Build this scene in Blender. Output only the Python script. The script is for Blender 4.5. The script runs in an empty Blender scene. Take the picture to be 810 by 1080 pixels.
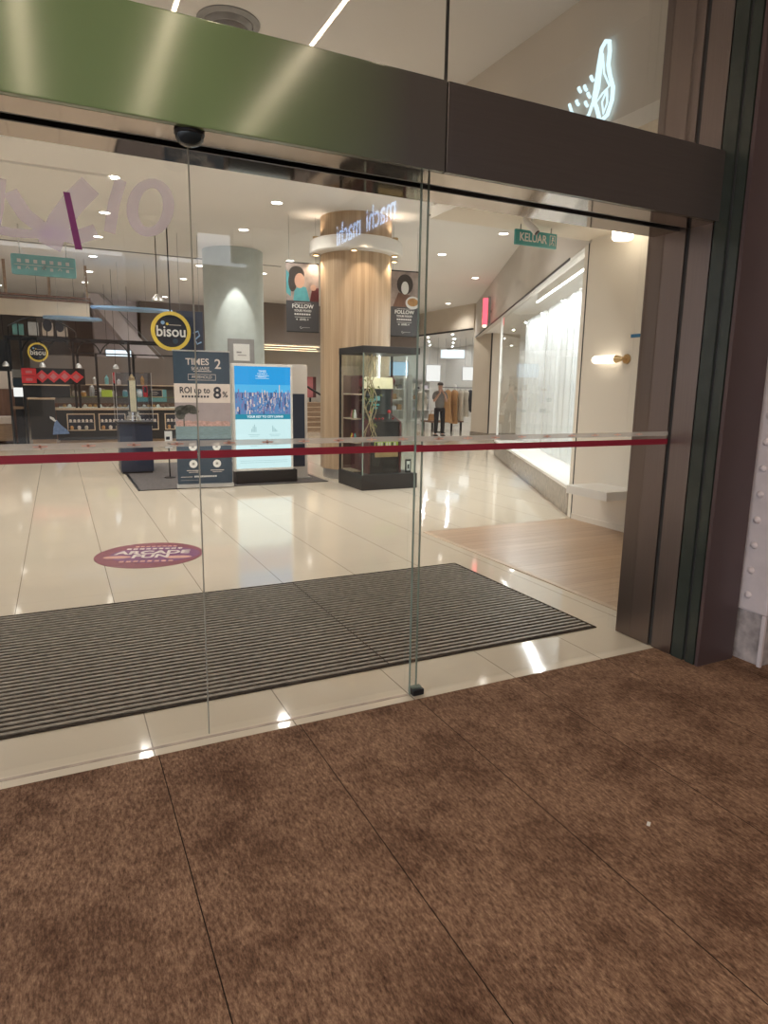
import bpy, bmesh, math, random
from math import sin, cos, pi, radians
from mathutils import Vector, Matrix
random.seed(4)
S = bpy.context.scene
COL = S.collection

# ------------------------------------------------------------------ materials
def nodes(name):
    m = bpy.data.materials.new(name); m.use_nodes = True
    nt = m.node_tree; nt.nodes.clear()
    out = nt.nodes.new('ShaderNodeOutputMaterial')
    return m, nt, out
def N(nt, t, **kw):
    n = nt.nodes.new(t)
    for k, v in kw.items(): setattr(n, k, v)
    return n
def pbr(name, col, rough=.5, metal=0., spec=.5, var=.08, scale=8., stretch=(1, 1, 1), bump=0., bscale=60., alpha=None, aniso=0.):
    """principled surface with a little procedural colour variation"""
    m, nt, out = nodes(name)
    p = N(nt, 'ShaderNodeBsdfPrincipled'); L = nt.links.new
    tc = N(nt, 'ShaderNodeTexCoord'); mp = N(nt, 'ShaderNodeMapping'); mp.inputs['Scale'].default_value = stretch
    L(tc.outputs['Object'], mp.inputs['Vector'])
    nz = N(nt, 'ShaderNodeTexNoise'); nz.inputs['Scale'].default_value = scale; nz.inputs['Detail'].default_value = 3
    L(mp.outputs['Vector'], nz.inputs['Vector'])
    r = N(nt, 'ShaderNodeValToRGB')
    r.color_ramp.elements[0].position = .3; r.color_ramp.elements[1].position = .7
    r.color_ramp.elements[0].color = (*[c*(1-var) for c in col], 1)
    r.color_ramp.elements[1].color = (*[min(1, c*(1+var)) for c in col], 1)
    L(nz.outputs['Fac'], r.inputs['Fac']); L(r.outputs['Color'], p.inputs['Base Color'])
    p.inputs['Roughness'].default_value = rough; p.inputs['Metallic'].default_value = metal
    p.inputs['Specular IOR Level'].default_value = spec; p.inputs['Anisotropic'].default_value = aniso
    if bump:
        n2 = N(nt, 'ShaderNodeTexNoise'); n2.inputs['Scale'].default_value = bscale
        L(mp.outputs['Vector'], n2.inputs['Vector'])
        b = N(nt, 'ShaderNodeBump'); b.inputs['Strength'].default_value = bump; b.inputs['Distance'].default_value = .01
        L(n2.outputs['Fac'], b.inputs['Height']); L(b.outputs['Normal'], p.inputs['Normal'])
    L(p.outputs[0], out.inputs[0])
    return m
def glow(name, col, s):
    m, nt, out = nodes(name)
    e = N(nt, 'ShaderNodeEmission'); e.inputs[0].default_value = (*col, 1); e.inputs[1].default_value = s
    nt.links.new(e.outputs[0], out.inputs[0]); return m
def clear(name, tint=(1, 1, 1), rough=0., base=.045, graze=.5):
    """thin architectural glass: straight-through transparency with a Fresnel mirror"""
    m, nt, out = nodes(name); L = nt.links.new
    t = N(nt, 'ShaderNodeBsdfTransparent'); t.inputs[0].default_value = (*tint, 1)
    g = N(nt, 'ShaderNodeBsdfGlossy'); g.inputs['Roughness'].default_value = rough
    lw = N(nt, 'ShaderNodeFresnel'); lw.inputs['IOR'].default_value = 1.5
    geo = N(nt, 'ShaderNodeNewGeometry')
    bf = N(nt, 'ShaderNodeMath', operation='SUBTRACT'); bf.inputs[0].default_value = 1; L(geo.outputs['Backfacing'], bf.inputs[1])
    mu = N(nt, 'ShaderNodeMath', operation='MULTIPLY'); L(lw.outputs[0], mu.inputs[0]); L(bf.outputs[0], mu.inputs[1])
    m2 = N(nt, 'ShaderNodeMath', operation='MULTIPLY'); L(mu.outputs[0], m2.inputs[0]); m2.inputs[1].default_value = base/.04
    m2.use_clamp = True
    mx = N(nt, 'ShaderNodeMixShader'); L(m2.outputs[0], mx.inputs[0]); L(t.outputs[0], mx.inputs[1]); L(g.outputs[0], mx.inputs[2])
    L(mx.outputs[0], out.inputs[0]); return m
def vinyl(name, col, a):
    m, nt, out = nodes(name); L = nt.links.new
    t = N(nt, 'ShaderNodeBsdfTransparent'); d = N(nt, 'ShaderNodeBsdfDiffuse'); d.inputs[0].default_value = (*col, 1)
    tr = N(nt, 'ShaderNodeBsdfTranslucent'); tr.inputs[0].default_value = (*col, 1)
    m1 = N(nt, 'ShaderNodeMixShader'); m1.inputs[0].default_value = .5; L(d.outputs[0], m1.inputs[1]); L(tr.outputs[0], m1.inputs[2])
    mx = N(nt, 'ShaderNodeMixShader'); mx.inputs[0].default_value = a
    L(t.outputs[0], mx.inputs[1]); L(m1.outputs[0], mx.inputs[2]); L(mx.outputs[0], out.inputs[0]); return m

def tile_floor():
    m, nt, out = nodes('glossy cream floor tiles'); L = nt.links.new
    p = N(nt, 'ShaderNodeBsdfPrincipled'); tc = N(nt, 'ShaderNodeTexCoord'); sx = N(nt, 'ShaderNodeSeparateXYZ')
    L(tc.outputs['Object'], sx.inputs[0])
    def line(sock, off, step, w):
        a = N(nt, 'ShaderNodeMath', operation='SUBTRACT'); L(sock, a.inputs[0]); a.inputs[1].default_value = off
        b = N(nt, 'ShaderNodeMath', operation='DIVIDE'); L(a.outputs[0], b.inputs[0]); b.inputs[1].default_value = step
        c = N(nt, 'ShaderNodeMath', operation='FRACT'); L(b.outputs[0], c.inputs[0])
        d = N(nt, 'ShaderNodeMath', operation='LESS_THAN'); L(c.outputs[0], d.inputs[0]); d.inputs[1].default_value = w/step
        return d.outputs[0]
    lx = line(sx.outputs[0], -9.145, .6275, .0055); ly = line(sx.outputs[1], 2.71-.06, .6275, .005)
    nz = N(nt, 'ShaderNodeTexNoise'); nz.inputs['Scale'].default_value = 1.3; L(tc.outputs['Object'], nz.inputs['Vector'])
    r = N(nt, 'ShaderNodeValToRGB'); r.color_ramp.elements[0].color = (.72, .635, .51, 1); r.color_ramp.elements[1].color = (.77, .68, .56, 1)
    L(nz.outputs['Fac'], r.inputs[0])
    m1 = N(nt, 'ShaderNodeMix', data_type='RGBA'); L(lx, m1.inputs[0]); L(r.outputs[0], m1.inputs[6]); m1.inputs[7].default_value = (.30, .25, .2, 1)
    h = N(nt, 'ShaderNodeMath', operation='MULTIPLY'); L(ly, h.inputs[0]); h.inputs[1].default_value = .35
    m2 = N(nt, 'ShaderNodeMix', data_type='RGBA'); L(h.outputs[0], m2.inputs[0]); L(m1.outputs[2], m2.inputs[6]); m2.inputs[7].default_value = (.40, .34, .27, 1)
    L(m2.outputs[2], p.inputs['Base Color']); p.inputs['Roughness'].default_value = .07
    p.inputs['Specular IOR Level'].default_value = .6
    L(p.outputs[0], out.inputs[0]); return m
def carpet_mat():
    m, nt, out = nodes('brown cut pile carpet'); L = nt.links.new
    p = N(nt, 'ShaderNodeBsdfPrincipled'); tc = N(nt, 'ShaderNodeTexCoord'); mp = N(nt, 'ShaderNodeMapping')
    mp.inputs['Scale'].default_value = (1.0, .34, 1); mp.inputs['Rotation'].default_value = (0, 0, radians(-16))
    L(tc.outputs['Object'], mp.inputs[0])
    a = N(nt, 'ShaderNodeTexNoise'); a.inputs['Scale'].default_value = 125; a.inputs['Detail'].default_value = 5; a.inputs['Roughness'].default_value = .72; L(mp.outputs[0], a.inputs['Vector'])
    b = N(nt, 'ShaderNodeTexNoise'); b.inputs['Scale'].default_value = 3.1; b.inputs['Detail'].default_value = 7; b.inputs['Roughness'].default_value = .68; L(tc.outputs['Object'], b.inputs['Vector'])
    r = N(nt, 'ShaderNodeValToRGB'); e = r.color_ramp.elements
    e[0].position = .30; e[0].color = (.085, .047, .032, 1); e[1].position = .72; e[1].color = (.52, .335, .22, 1)
    k = e.new(.5); k.color = (.26, .152, .10, 1)
    L(a.outputs['Fac'], r.inputs[0])
    r2 = N(nt, 'ShaderNodeValToRGB'); r2.color_ramp.elements[0].position = .34; r2.color_ramp.elements[0].color = (.50, .46, .45, 1); r2.color_ramp.elements[1].position = .56; r2.color_ramp.elements[1].color = (1, 1, 1, 1)
    L(b.outputs['Fac'], r2.inputs[0])
    mu = N(nt, 'ShaderNodeMix', data_type='RGBA', blend_type='MULTIPLY'); mu.inputs[0].default_value = 1
    L(r.outputs[0], mu.inputs[6]); L(r2.outputs[0], mu.inputs[7])
    # seams between the carpet widths
    sx = N(nt, 'ShaderNodeSeparateXYZ'); L(tc.outputs['Object'], sx.inputs[0])
    s1 = N(nt, 'ShaderNodeMath', operation='SUBTRACT'); L(sx.outputs[0], s1.inputs[0]); s1.inputs[1].default_value = -9.13
    s2 = N(nt, 'ShaderNodeMath', operation='DIVIDE'); L(s1.outputs[0], s2.inputs[0]); s2.inputs[1].default_value = .6275
    s3 = N(nt, 'ShaderNodeMath', operation='FRACT'); L(s2.outputs[0], s3.inputs[0])
    s4 = N(nt, 'ShaderNodeMath', operation='LESS_THAN'); L(s3.outputs[0], s4.inputs[0]); s4.inputs[1].default_value = .006
    mm = N(nt, 'ShaderNodeMix', data_type='RGBA'); L(s4.outputs[0], mm.inputs[0]); L(mu.outputs[2], mm.inputs[6]); mm.inputs[7].default_value = (.02, .012, .009, 1)
    L(mm.outputs[2], p.inputs['Base Color']); p.inputs['Roughness'].default_value = .95; p.inputs['Specular IOR Level'].default_value = .1
    bm_ = N(nt, 'ShaderNodeBump'); bm_.inputs['Strength'].default_value = .5; bm_.inputs['Distance'].default_value = .006
    L(a.outputs['Fac'], bm_.inputs['Height']); L(bm_.outputs[0], p.inputs['Normal'])
    L(p.outputs[0], out.inputs[0]); return m
def planks(name, c1, c2, axis, w, rough=.35):
    m, nt, out = nodes(name); L = nt.links.new
    p = N(nt, 'ShaderNodeBsdfPrincipled'); tc = N(nt, 'ShaderNodeTexCoord'); sx = N(nt, 'ShaderNodeSeparateXYZ'); L(tc.outputs['Object'], sx.inputs[0])
    d = N(nt, 'ShaderNodeMath', operation='DIVIDE'); L(sx.outputs[axis], d.inputs[0]); d.inputs[1].default_value = w
    f = N(nt, 'ShaderNodeMath', operation='FLOOR'); L(d.outputs[0], f.inputs[0])
    wn = N(nt, 'ShaderNodeTexWhiteNoise', noise_dimensions='1D'); L(f.outputs[0], wn.inputs['W'])
    mp = N(nt, 'ShaderNodeMapping'); sc = [2.2, 2.2, 2.2]; sc[axis] = 34; mp.inputs['Scale'].default_value = sc; L(tc.outputs['Object'], mp.inputs[0])
    nz = N(nt, 'ShaderNodeTexNoise'); nz.inputs['Scale'].default_value = 1; nz.inputs['Detail'].default_value = 4; L(mp.outputs[0], nz.inputs['Vector'])
    ad = N(nt, 'ShaderNodeMath', operation='MULTIPLY_ADD'); L(wn.outputs['Value'], ad.inputs[0]); ad.inputs[1].default_value = .5
    L(nz.outputs['Fac'], ad.inputs[2])
    s = N(nt, 'ShaderNodeMath', operation='MULTIPLY'); L(ad.outputs[0], s.inputs[0]); s.inputs[1].default_value = .67
    r = N(nt, 'ShaderNodeValToRGB'); r.color_ramp.elements[0].position = .2; r.color_ramp.elements[1].position = .75
    r.color_ramp.elements[0].color = (*c1, 1); r.color_ramp.elements[1].color = (*c2, 1); L(s.outputs[0], r.inputs[0])
    fr = N(nt, 'ShaderNodeMath', operation='FRACT'); L(d.outputs[0], fr.inputs[0])
    lt = N(nt, 'ShaderNodeMath', operation='LESS_THAN'); L(fr.outputs[0], lt.inputs[0]); lt.inputs[1].default_value = .03
    mx = N(nt, 'ShaderNodeMix', data_type='RGBA'); L(lt.outputs[0], mx.inputs[0]); L(r.outputs[0], mx.inputs[6]); mx.inputs[7].default_value = (*[c*.5 for c in c1], 1)
    L(mx.outputs[2], p.inputs['Base Color']); p.inputs['Roughness'].default_value = rough; L(p.outputs[0], out.inputs[0]); return m
def green_grey_steel():
    """steel sheet with base colour running from green at one end to grey"""
    m, nt, out = nodes('green to grey brushed steel'); L = nt.links.new
    p = N(nt, 'ShaderNodeBsdfPrincipled'); tc = N(nt, 'ShaderNodeTexCoord'); sx = N(nt, 'ShaderNodeSeparateXYZ'); L(tc.outputs['Object'], sx.inputs[0])
    mr = N(nt, 'ShaderNodeMapRange'); L(sx.outputs[0], mr.inputs[0]); mr.inputs[1].default_value = .55; mr.inputs[2].default_value = 1.35
    r = N(nt, 'ShaderNodeValToRGB'); r.color_ramp.elements[0].color = (.185, .275, .125, 1); r.color_ramp.elements[1].color = (.085, .078, .072, 1)
    L(mr.outputs[0], r.inputs[0]); L(r.outputs[0], p.inputs['Base Color'])
    p.inputs['Metallic'].default_value = .0; p.inputs['Specular IOR Level'].default_value = .55; p.inputs['Roughness'].default_value = .125
    L(p.outputs[0], out.inputs[0]); return m

M = {}
M['tile'] = tile_floor(); M['carpet'] = carpet_mat(); M['green_steel'] = green_grey_steel()
M['mirror'] = pbr('polished bronze steel', (.27, .215, .18), .05, 1, var=.03)
M['steel_dark'] = pbr('dark bronze steel', (.085, .072, .068), .25, .2, var=.04, scale=3, stretch=(1, 1, 30))
M['jamb'] = pbr('brown grey steel sheet', (.245, .20, .19), .36, 1, var=.04, scale=3, stretch=(40, 40, 1))
M['groovetile'] = pbr('worn floor groove', (.42, .33, .26), .4, var=.25, scale=12)
M['groove'] = pbr('dark grey groove', (.05, .047, .045), .4, .2)
M['jamb_p'] = pbr('purple brown painted steel', (.10, .066, .066), .38, .3, var=.06, scale=3)
M['jamb_g'] = pbr('green black glass edge', (.034, .042, .035), .18, 0, var=.1)
M['black'] = pbr('black metal', (.018, .018, .02), .4, .3)
M['black_matte'] = pbr('black laminate', (.022, .02, .02), .5)
M['ceil'] = pbr('warm white ceiling paint', (.82, .80, .78), .8, spec=.2, var=.015, scale=1.5)
M['ceil_out'] = pbr('beige canopy ceiling', (.70, .62, .52), .7, spec=.2, var=.05, scale=2)
M['bulk'] = pbr('beige bulkhead paint', (.66, .59, .50), .8, spec=.2, var=.03, scale=2)
M['wall'] = pbr('warm white wall paint', (.80, .745, .66), .7, spec=.25, var=.02, scale=2)
M['wall_grey'] = pbr('grey beige plaster', (.62, .58, .54), .7, spec=.25, var=.03, scale=2)
M['taupe'] = pbr('dark taupe cladding', (.20, .165, .145), .6, var=.06, scale=2)
M['mauve'] = pbr('pale mauve panel', (.72, .67, .72), .6, var=.03)
M['white'] = pbr('white laminate', (.82, .80, .76), .4, var=.02)
M['white_gloss'] = pbr('white gloss', (.85, .83, .80), .15, var=.02)
M['stone'] = pbr('polished beige stone', (.30, .26, .22), .07, var=.25, scale=14)
M['riveted'] = pbr('off white painted steel', (.70, .61, .60), .45, var=.06, scale=9, bump=.15, bscale=25)
M['worn'] = pbr('scuffed grey steel', (.42, .36, .34), .55, var=.35, scale=14)
M['oak'] = planks('pale oak floor planks', (.40, .255, .15), (.56, .39, .25), 1, .12, .3)
M['colwood'] = planks('veneer column strips', (.40, .24, .12), (.52, .34, .19), 0, .09, .4)
M['brownwood'] = pbr('brown wood panel', (.17, .085, .055), .45, var=.2, scale=4, stretch=(8, 8, 1))
M['tanwood'] = pbr('tan wood slats', (.33, .22, .14), .5, var=.2, scale=4, stretch=(1, 1, 8))
M['lightwood'] = pbr('light wood edge', (.60, .46, .33), .5, var=.1)
M['rib'] = pbr('grey aluminium rib', (.235, .205, .165), .5, .25, var=.35, scale=22, stretch=(1, 3, 1))
M['rubber'] = pbr('dark mat insert', (.042, .035, .03), .9, spec=.1, var=.3, scale=30)
M['rug'] = pbr('charcoal carpet', (.13, .12, .12), .95, spec=.1, var=.3, scale=40)
M['glass'] = clear('clear door glass', (.985, .99, .985), base=.085)
M['window_glass'] = clear('shop window glass', (.97, .98, .97), base=.025)
M['case_glass'] = clear('display case glass', (.93, .96, .95), base=.05)
M['acrylic'] = clear('clear acrylic', (.95, .97, 1.), base=.06)
M['edge_pale'] = pbr('pale glass edge', (.34, .33, .28), .3, var=.1)
M['edge'] = pbr('green glass edge', (.22, .28, .24), .2, var=.1, spec=.6)
M['brass'] = pbr('brushed brass', (.62, .46, .26), .3, 1)
M['goldcream'] = pbr('pale gold', (.85, .76, .52), .3, .2)
M['chrome'] = pbr('polished silver metal', (.85, .82, .76), .16, 1)
M['silver'] = pbr('satin silver', (.60, .60, .60), .35, .8)
M['navy'] = pbr('navy print', (.035, .062, .095), .5, var=.05)
M['navy_d'] = pbr('dark navy panel', (.022, .032, .06), .4, var=.05)
M['cream'] = pbr('cream print', (.66, .58, .53), .6, var=.03)
M['ink'] = pbr('dark ink', (.02, .022, .035), .6)
M['paper'] = pbr('white print', (.80, .80, .78), .6, var=.02)
M['teal'] = pbr('teal sign face', (.05, .36, .36), .35, var=.08)
M['teal_l'] = pbr('pale teal sign face', (.16, .40, .43), .35, var=.08)
M['yellow'] = pbr('yellow enamel', (.80, .60, .10), .4, var=.05)
M['red'] = pbr('red enamel', (.62, .035, .045), .4, var=.08)
M['redstrip'] = pbr('dark red vinyl', (.30, .018, .04), .5, var=.05)
M['frost'] = vinyl('frosted vinyl', (.82, .78, .74), .42)
M['mauve_v'] = vinyl('see-through mauve', (.78, .67, .90), .46)
M['purple'] = pbr('purple vinyl', (.22, .03, .17), .5)
M['burg'] = pbr('burgundy floor sticker', (.24, .055, .085), .35, var=.12, scale=10)
M['burg2'] = pbr('purple floor sticker', (.20, .06, .17), .35, var=.12, scale=10)
M['peach'] = pbr('peach print', (.62, .33, .27), .5)
M['grey'] = pbr('grey paint', (.30, .30, .30), .5)
M['colgrey'] = pbr('pale grey green stone', (.50, .56, .54), .35, var=.04)
M['skin'] = pbr('skin', (.52, .32, .24), .55, var=.06)
M['shirt'] = pbr('grey cotton', (.17, .165, .16), .85, var=.12, scale=30)
M['trouser'] = pbr('black trousers', (.015, .016, .02), .8)
M['hair'] = pbr('dark hair', (.05, .04, .035), .6)
M['dress'] = pbr('tan knit', (.42, .24, .11), .85, var=.12)
M['beigecloth'] = pbr('beige cloth', (.55, .50, .42), .85, var=.1)
M['darkcloth'] = pbr('charcoal cloth', (.04, .045, .055), .85, var=.1)
M['bluebag'] = pbr('blue plastic bag', (.16, .25, .46), .35, var=.25, scale=14)
M['lime'] = pbr('lime green plastic', (.38, .50, .06), .4)
M['bread'] = pbr('golden pastry', (.50, .27, .10), .6, var=.25, scale=20)
M['pink'] = pbr('dusty pink board', (.52, .17, .19), .5, var=.08)
M['pale_blue'] = pbr('pale blue reflection and print', (.27, .44, .68), .5, var=.05)
M['bluetape'] = pbr('blue tape', (.03, .17, .36), .6)
M['leaf'] = pbr('dry leaf green', (.22, .25, .08), .6, var=.2)
M['vine'] = pbr('rope and vine', (.46, .36, .22), .7, var=.2)
M['arcade'] = pbr('maroon arcade cabinet', (.10, .022, .024), .35, var=.1)
M['pave'] = pbr('grey paving', (.32, .30, .28), .8, var=.15)
WARM = (1., .80, .60)
M['down'] = glow('downlight lens', (1., .93, .83), 9)
M['down_s'] = glow('shop spot lens', (.95, .98, 1.), 230)
M['led'] = glow('led strip', (1., .96, .9), 10)
M['strip'] = glow('canopy linear light', (1., .80, .56), 34)
M['warmlamp'] = glow('warm lamp', (1., .72, .42), 4)
M['sconce'] = glow('opal lamp', (1., .86, .68), 2)
M['drum'] = glow('opal drum lamp', (1., .86, .66), 4.5)
M['neon'] = glow('white blue neon', (.62, .84, .95), .95)
M['neon2'] = glow('neon lettering behind', (.40, .62, 1.), 6)
M['redneon'] = glow('red lit acrylic', (1., .07, .10), 1.984)
M['screen_w'] = glow('white lit panel', (.80, .92, 1.), 0.868)
M['paperlit'] = glow('backlit menu paper', (1., 1., .96), 0.620)
M['tvblue'] = glow('pale blue screen', (.45, .66, .85), 0.682)
M['scr_sky'] = glow('screen sky blue', (.035, .37, .80), 0.620)
M['scr_sky2'] = glow('screen paler blue', (.10, .50, .86), 0.620)
M['scr_teal'] = glow('screen teal', (.03, .28, .40), 0.620)
M['scr_white'] = glow('screen pale', (.68, .93, .95), 0.620)
M['scr_line'] = glow('screen grey ink', (.42, .62, .64), 0.620)
M['scr_text'] = glow('screen white', (.9, 1., 1.), 0.651)
M['scr_c1'] = glow('screen city dark', (.05, .09, .20), 0.620)
M['scr_c2'] = glow('screen city violet', (.22, .20, .38), 0.620)
M['scr_c3'] = glow('screen city lights', (.80, .62, .55), 0.620)
M['scr_c4'] = glow('screen city blue', (.12, .26, .50), 0.620)
M['skybox'] = glow('bright daylight opening', (.62, .86, 1.), 9)
M['crt'] = pbr('dark curved screen', (.014, .024, .03), .12)
M['p_sky'] = pbr('print dusk sky', (.34, .29, .30), .6, var=.05)
M['p_water'] = pbr('print water', (.18, .27, .30), .6, var=.15, scale=14, stretch=(1, 1, 6))
M['p_pink'] = pbr('print skyline', (.48, .30, .27), .6, var=.3, scale=30)
M['p_tree'] = pbr('print tree', (.07, .07, .06), .6, var=.4, scale=30)
M['p_teal'] = pbr('print teal cloth', (.10, .36, .40), .6, var=.2)
M['p_back'] = pbr('print warm backdrop', (.36, .29, .26), .6, var=.3, scale=6)
M['p_grey'] = pbr('banner charcoal', (.062, .062, .068), .6, var=.05)

# ------------------------------------------------------------------ mesh builder
class MB:
    def __init__(s): s.v = []; s.f = []; s.m = []; s.mats = []
    def mi(s, m):
        m = M[m] if isinstance(m, str) else m
        if m not in s.mats: s.mats.append(m)
        return s.mats.index(m)
    def add(s, vs, fs, m):
        o = len(s.v); s.v += [tuple(v) for v in vs]; i = s.mi(m)
        for f in fs: s.f.append([a+o for a in f]); s.m.append(i)
        return s
    def box(s, x0, x1, y0, y1, z0, z1, m, c=0.):
        if c <= 0:
            return s.add([(x0,y0,z0),(x1,y0,z0),(x1,y1,z0),(x0,y1,z0),(x0,y0,z1),(x1,y0,z1),(x1,y1,z1),(x0,y1,z1)],
              [(0,3,2,1),(4,5,6,7),(0,1,5,4),(1,2,6,5),(2,3,7,6),(3,0,4,7)], m)
        b = bmesh.new(); bmesh.ops.create_cube(b, size=1)
        for v in b.verts: v.co = Vector(((x0+x1)/2+v.co.x*(x1-x0), (y0+y1)/2+v.co.y*(y1-y0), (z0+z1)/2+v.co.z*(z1-z0)))
        bmesh.ops.bevel(b, geom=b.edges[:], offset=c, segments=2, profile=.7, affect='EDGES')
        return s.bm(b, m)
    def bm(s, b, m):
        b.verts.index_update()
        s.add([v.co[:] for v in b.verts], [[v.index for v in f.verts] for f in b.faces], m); b.free(); return s
    def tube(s, pts, r, m, n=8, cap=True):
        pts = [Vector(p) for p in pts]; rs = r if isinstance(r, (list, tuple)) else [r]*len(pts)
        vs = []; fs = []; up = Vector((0, 0, 1)); prev = None
        for i, p in enumerate(pts):
            d = (pts[min(i+1, len(pts)-1)]-pts[max(i-1, 0)]).normalized()
            a = d.cross(up) if prev is None else prev-d*prev.dot(d)
            if a.length < 1e-4: a = d.cross(Vector((1, 0, 0)))
            a.normalize(); prev = a; b = d.cross(a)
            for k in range(n): vs.append(p+(a*cos(2*pi*k/n)+b*sin(2*pi*k/n))*rs[i])
        for i in range(len(pts)-1):
            for k in range(n):
                fs.append((i*n+k, i*n+(k+1) % n, (i+1)*n+(k+1) % n, (i+1)*n+k))
        if cap: fs.append(tuple(range(n-1, -1, -1))); fs.append(tuple(range((len(pts)-1)*n, len(pts)*n)))
        return s.add(vs, fs, m)
    def lathe(s, prof, c, m, n=32, a0=0., a1=2*pi):
        cx, cy, cz = c; full = abs(a1-a0-2*pi) < 1e-6; k = n if full else n+1
        vs = [(cx+r*cos(a0+(a1-a0)*i/n), cy+r*sin(a0+(a1-a0)*i/n), cz+z) for r, z in prof for i in range(k)]
        fs = []
        for j in range(len(prof)-1):
            for i in range(n):
                i2 = (i+1) % k
                fs.append((j*k+i, j*k+i2, (j+1)*k+i2, (j+1)*k+i))
        if full:
            if prof[0][0] > 1e-5: fs.append(tuple(range(k-1, -1, -1)))
            if prof[-1][0] > 1e-5: fs.append(tuple((len(prof)-1)*k+i for i in range(k)))
        return s.add(vs, fs, m)
    def prism(s, poly, axis, t0, t1, m):
        """polygon (2-D) extruded along an axis: 'x' -> (y,z), 'y' -> (x,z), 'z' -> (x,y)"""
        def P(a, b, t): return {'x': (t, a, b), 'y': (a, t, b), 'z': (a, b, t)}[axis]
        n = len(poly); vs = [P(a, b, t0) for a, b in poly]+[P(a, b, t1) for a, b in poly]
        fs = [tuple(range(n-1, -1, -1)), tuple(range(n, 2*n))]+[(i, (i+1) % n, n+(i+1) % n, n+i) for i in range(n)]
        return s.add(vs, fs, m)
    def disc(s, c, r, axis, t, m, n=28, ry=None):
        ry = ry or r
        a, b = {'x': (1, 2), 'y': (0, 2), 'z': (0, 1)}[axis]
        return s.prism([(c[a]+r*cos(2*pi*i/n), c[b]+ry*sin(2*pi*i/n)) for i in range(n)], axis, c['xyz'.index(axis)], c['xyz'.index(axis)]+t, m)
    def text(s, body, size, o, right, up, m, align='CENTER', depth=.003, bold=0., sx=1.):
        cu = bpy.data.curves.new('lettering', 'FONT'); cu.body = body; cu.size = size; cu.align_x = align; cu.align_y = 'CENTER'
        cu.extrude = depth; cu.offset = bold; cu.resolution_u = 3
        ob = bpy.data.objects.new('lettering', cu); COL.objects.link(ob)
        dg = bpy.context.evaluated_depsgraph_get(); dg.update()
        me = bpy.data.meshes.new_from_object(ob.evaluated_get(dg))
        right = Vector(right).normalized(); up = Vector(up).normalized(); nn = right.cross(up); o = Vector(o)
        s.add([o+right*v.co.x*sx+up*v.co.y+nn*v.co.z for v in me.vertices], [list(p.vertices) for p in me.polygons], m)
        bpy.data.objects.remove(ob); bpy.data.curves.remove(cu); bpy.data.meshes.remove(me); return s
    def build(s, name, parent=None, loc=(0, 0, 0), rz=0., smooth=False, label=None):
        me = bpy.data.meshes.new(name); me.from_pydata(s.v, [], s.f)
        for m in s.mats: me.materials.append(m)
        for p, i in zip(me.polygons, s.m): p.material_index = i
        bm_ = bmesh.new(); bm_.from_mesh(me); bmesh.ops.recalc_face_normals(bm_, faces=bm_.faces); bm_.to_mesh(me); bm_.free()
        if smooth:
            for p in me.polygons: p.use_smooth = True
            try: me.set_sharp_from_angle(angle=radians(40))
            except Exception: pass
        o = bpy.data.objects.new(name, me); COL.objects.link(o)
        if parent: o.parent = parent
        o.location = loc; o.rotation_euler = (0, 0, rz)
        if label: o['label'] = label
        return o
def thing(name, label, cat, loc=(0, 0, 0), rz=0., group=None):
    o = bpy.data.objects.new(name, None); COL.objects.link(o); o.location = loc; o.rotation_euler = (0, 0, rz); o.empty_display_size = .1
    return tag(o, label, cat, group)
def tag(o, label, cat, group=None, kind=None):
    o['label'] = label; o['category'] = cat
    if group: o['group'] = group
    if kind: o['kind'] = kind
    return o
def struct(o, label=None):
    o['kind'] = 'structure'
    if label: o['label'] = label
    return o
def dup(root, loc, label=None, group=None, rz=None):
    r = root.copy(); COL.objects.link(r); r.location = loc
    if rz is not None: r.rotation_euler = (0, 0, rz)
    if label: r['label'] = label
    if group: r['group'] = group
    for ch in list(root.children):
        c = ch.copy(); COL.objects.link(c); c.parent = r
        for g in list(ch.children):
            d = g.copy(); COL.objects.link(d); d.parent = c
    return r
def skin(name, pts, edges, m, parent=None, sub=2, root=0):
    me = bpy.data.meshes.new(name); b = bmesh.new(); ly = b.verts.layers.skin.verify(); vs = [b.verts.new(p[:3]) for p in pts]
    for i, j in edges: b.edges.new((vs[i], vs[j]))
    for i, (v, p) in enumerate(zip(vs, pts)):
        r = p[3]; v[ly].radius = (r, r if len(p) < 5 else p[4]); v[ly].use_root = (i == root)
    b.to_mesh(me); b.free(); me.materials.append(M[m])
    o = bpy.data.objects.new(name, me); COL.objects.link(o)
    if parent: o.parent = parent
    md = o.modifiers.new('skin', 'SKIN'); md.use_smooth_shade = True
    sb = o.modifiers.new('sub', 'SUBSURF'); sb.levels = sb.render_levels = sub
    return o

# ------------------------------------------------------------------ camera (fitted to the photograph's vanishing points)
CAM_H = 1.55; YAW, PIT, ROL, FPX = .456641703, .185850125, .0156606857, 695.765
fw = Vector((sin(YAW)*cos(PIT), cos(YAW)*cos(PIT), -sin(PIT))); rt = Vector((cos(YAW), -sin(YAW), 0)); up = rt.cross(fw)
rt2 = rt*cos(ROL)+up*sin(ROL); up2 = up*cos(ROL)-rt*sin(ROL)
cd = bpy.data.cameras.new('camera'); cam = bpy.data.objects.new('camera', cd); COL.objects.link(cam)
cam.matrix_world = Matrix(((rt2.x, up2.x, -fw.x, 0), (rt2.y, up2.y, -fw.y, 0), (rt2.z, up2.z, -fw.z, CAM_H), (0, 0, 0, 1)))
cd.sensor_fit = 'HORIZONTAL'; cd.sensor_width = 36; cd.lens = FPX/810*36; cd.clip_start = .02; cd.clip_end = 200
S.camera = cam

H = 4.3        # mall ceiling
GY = 2.79      # glass line
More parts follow.
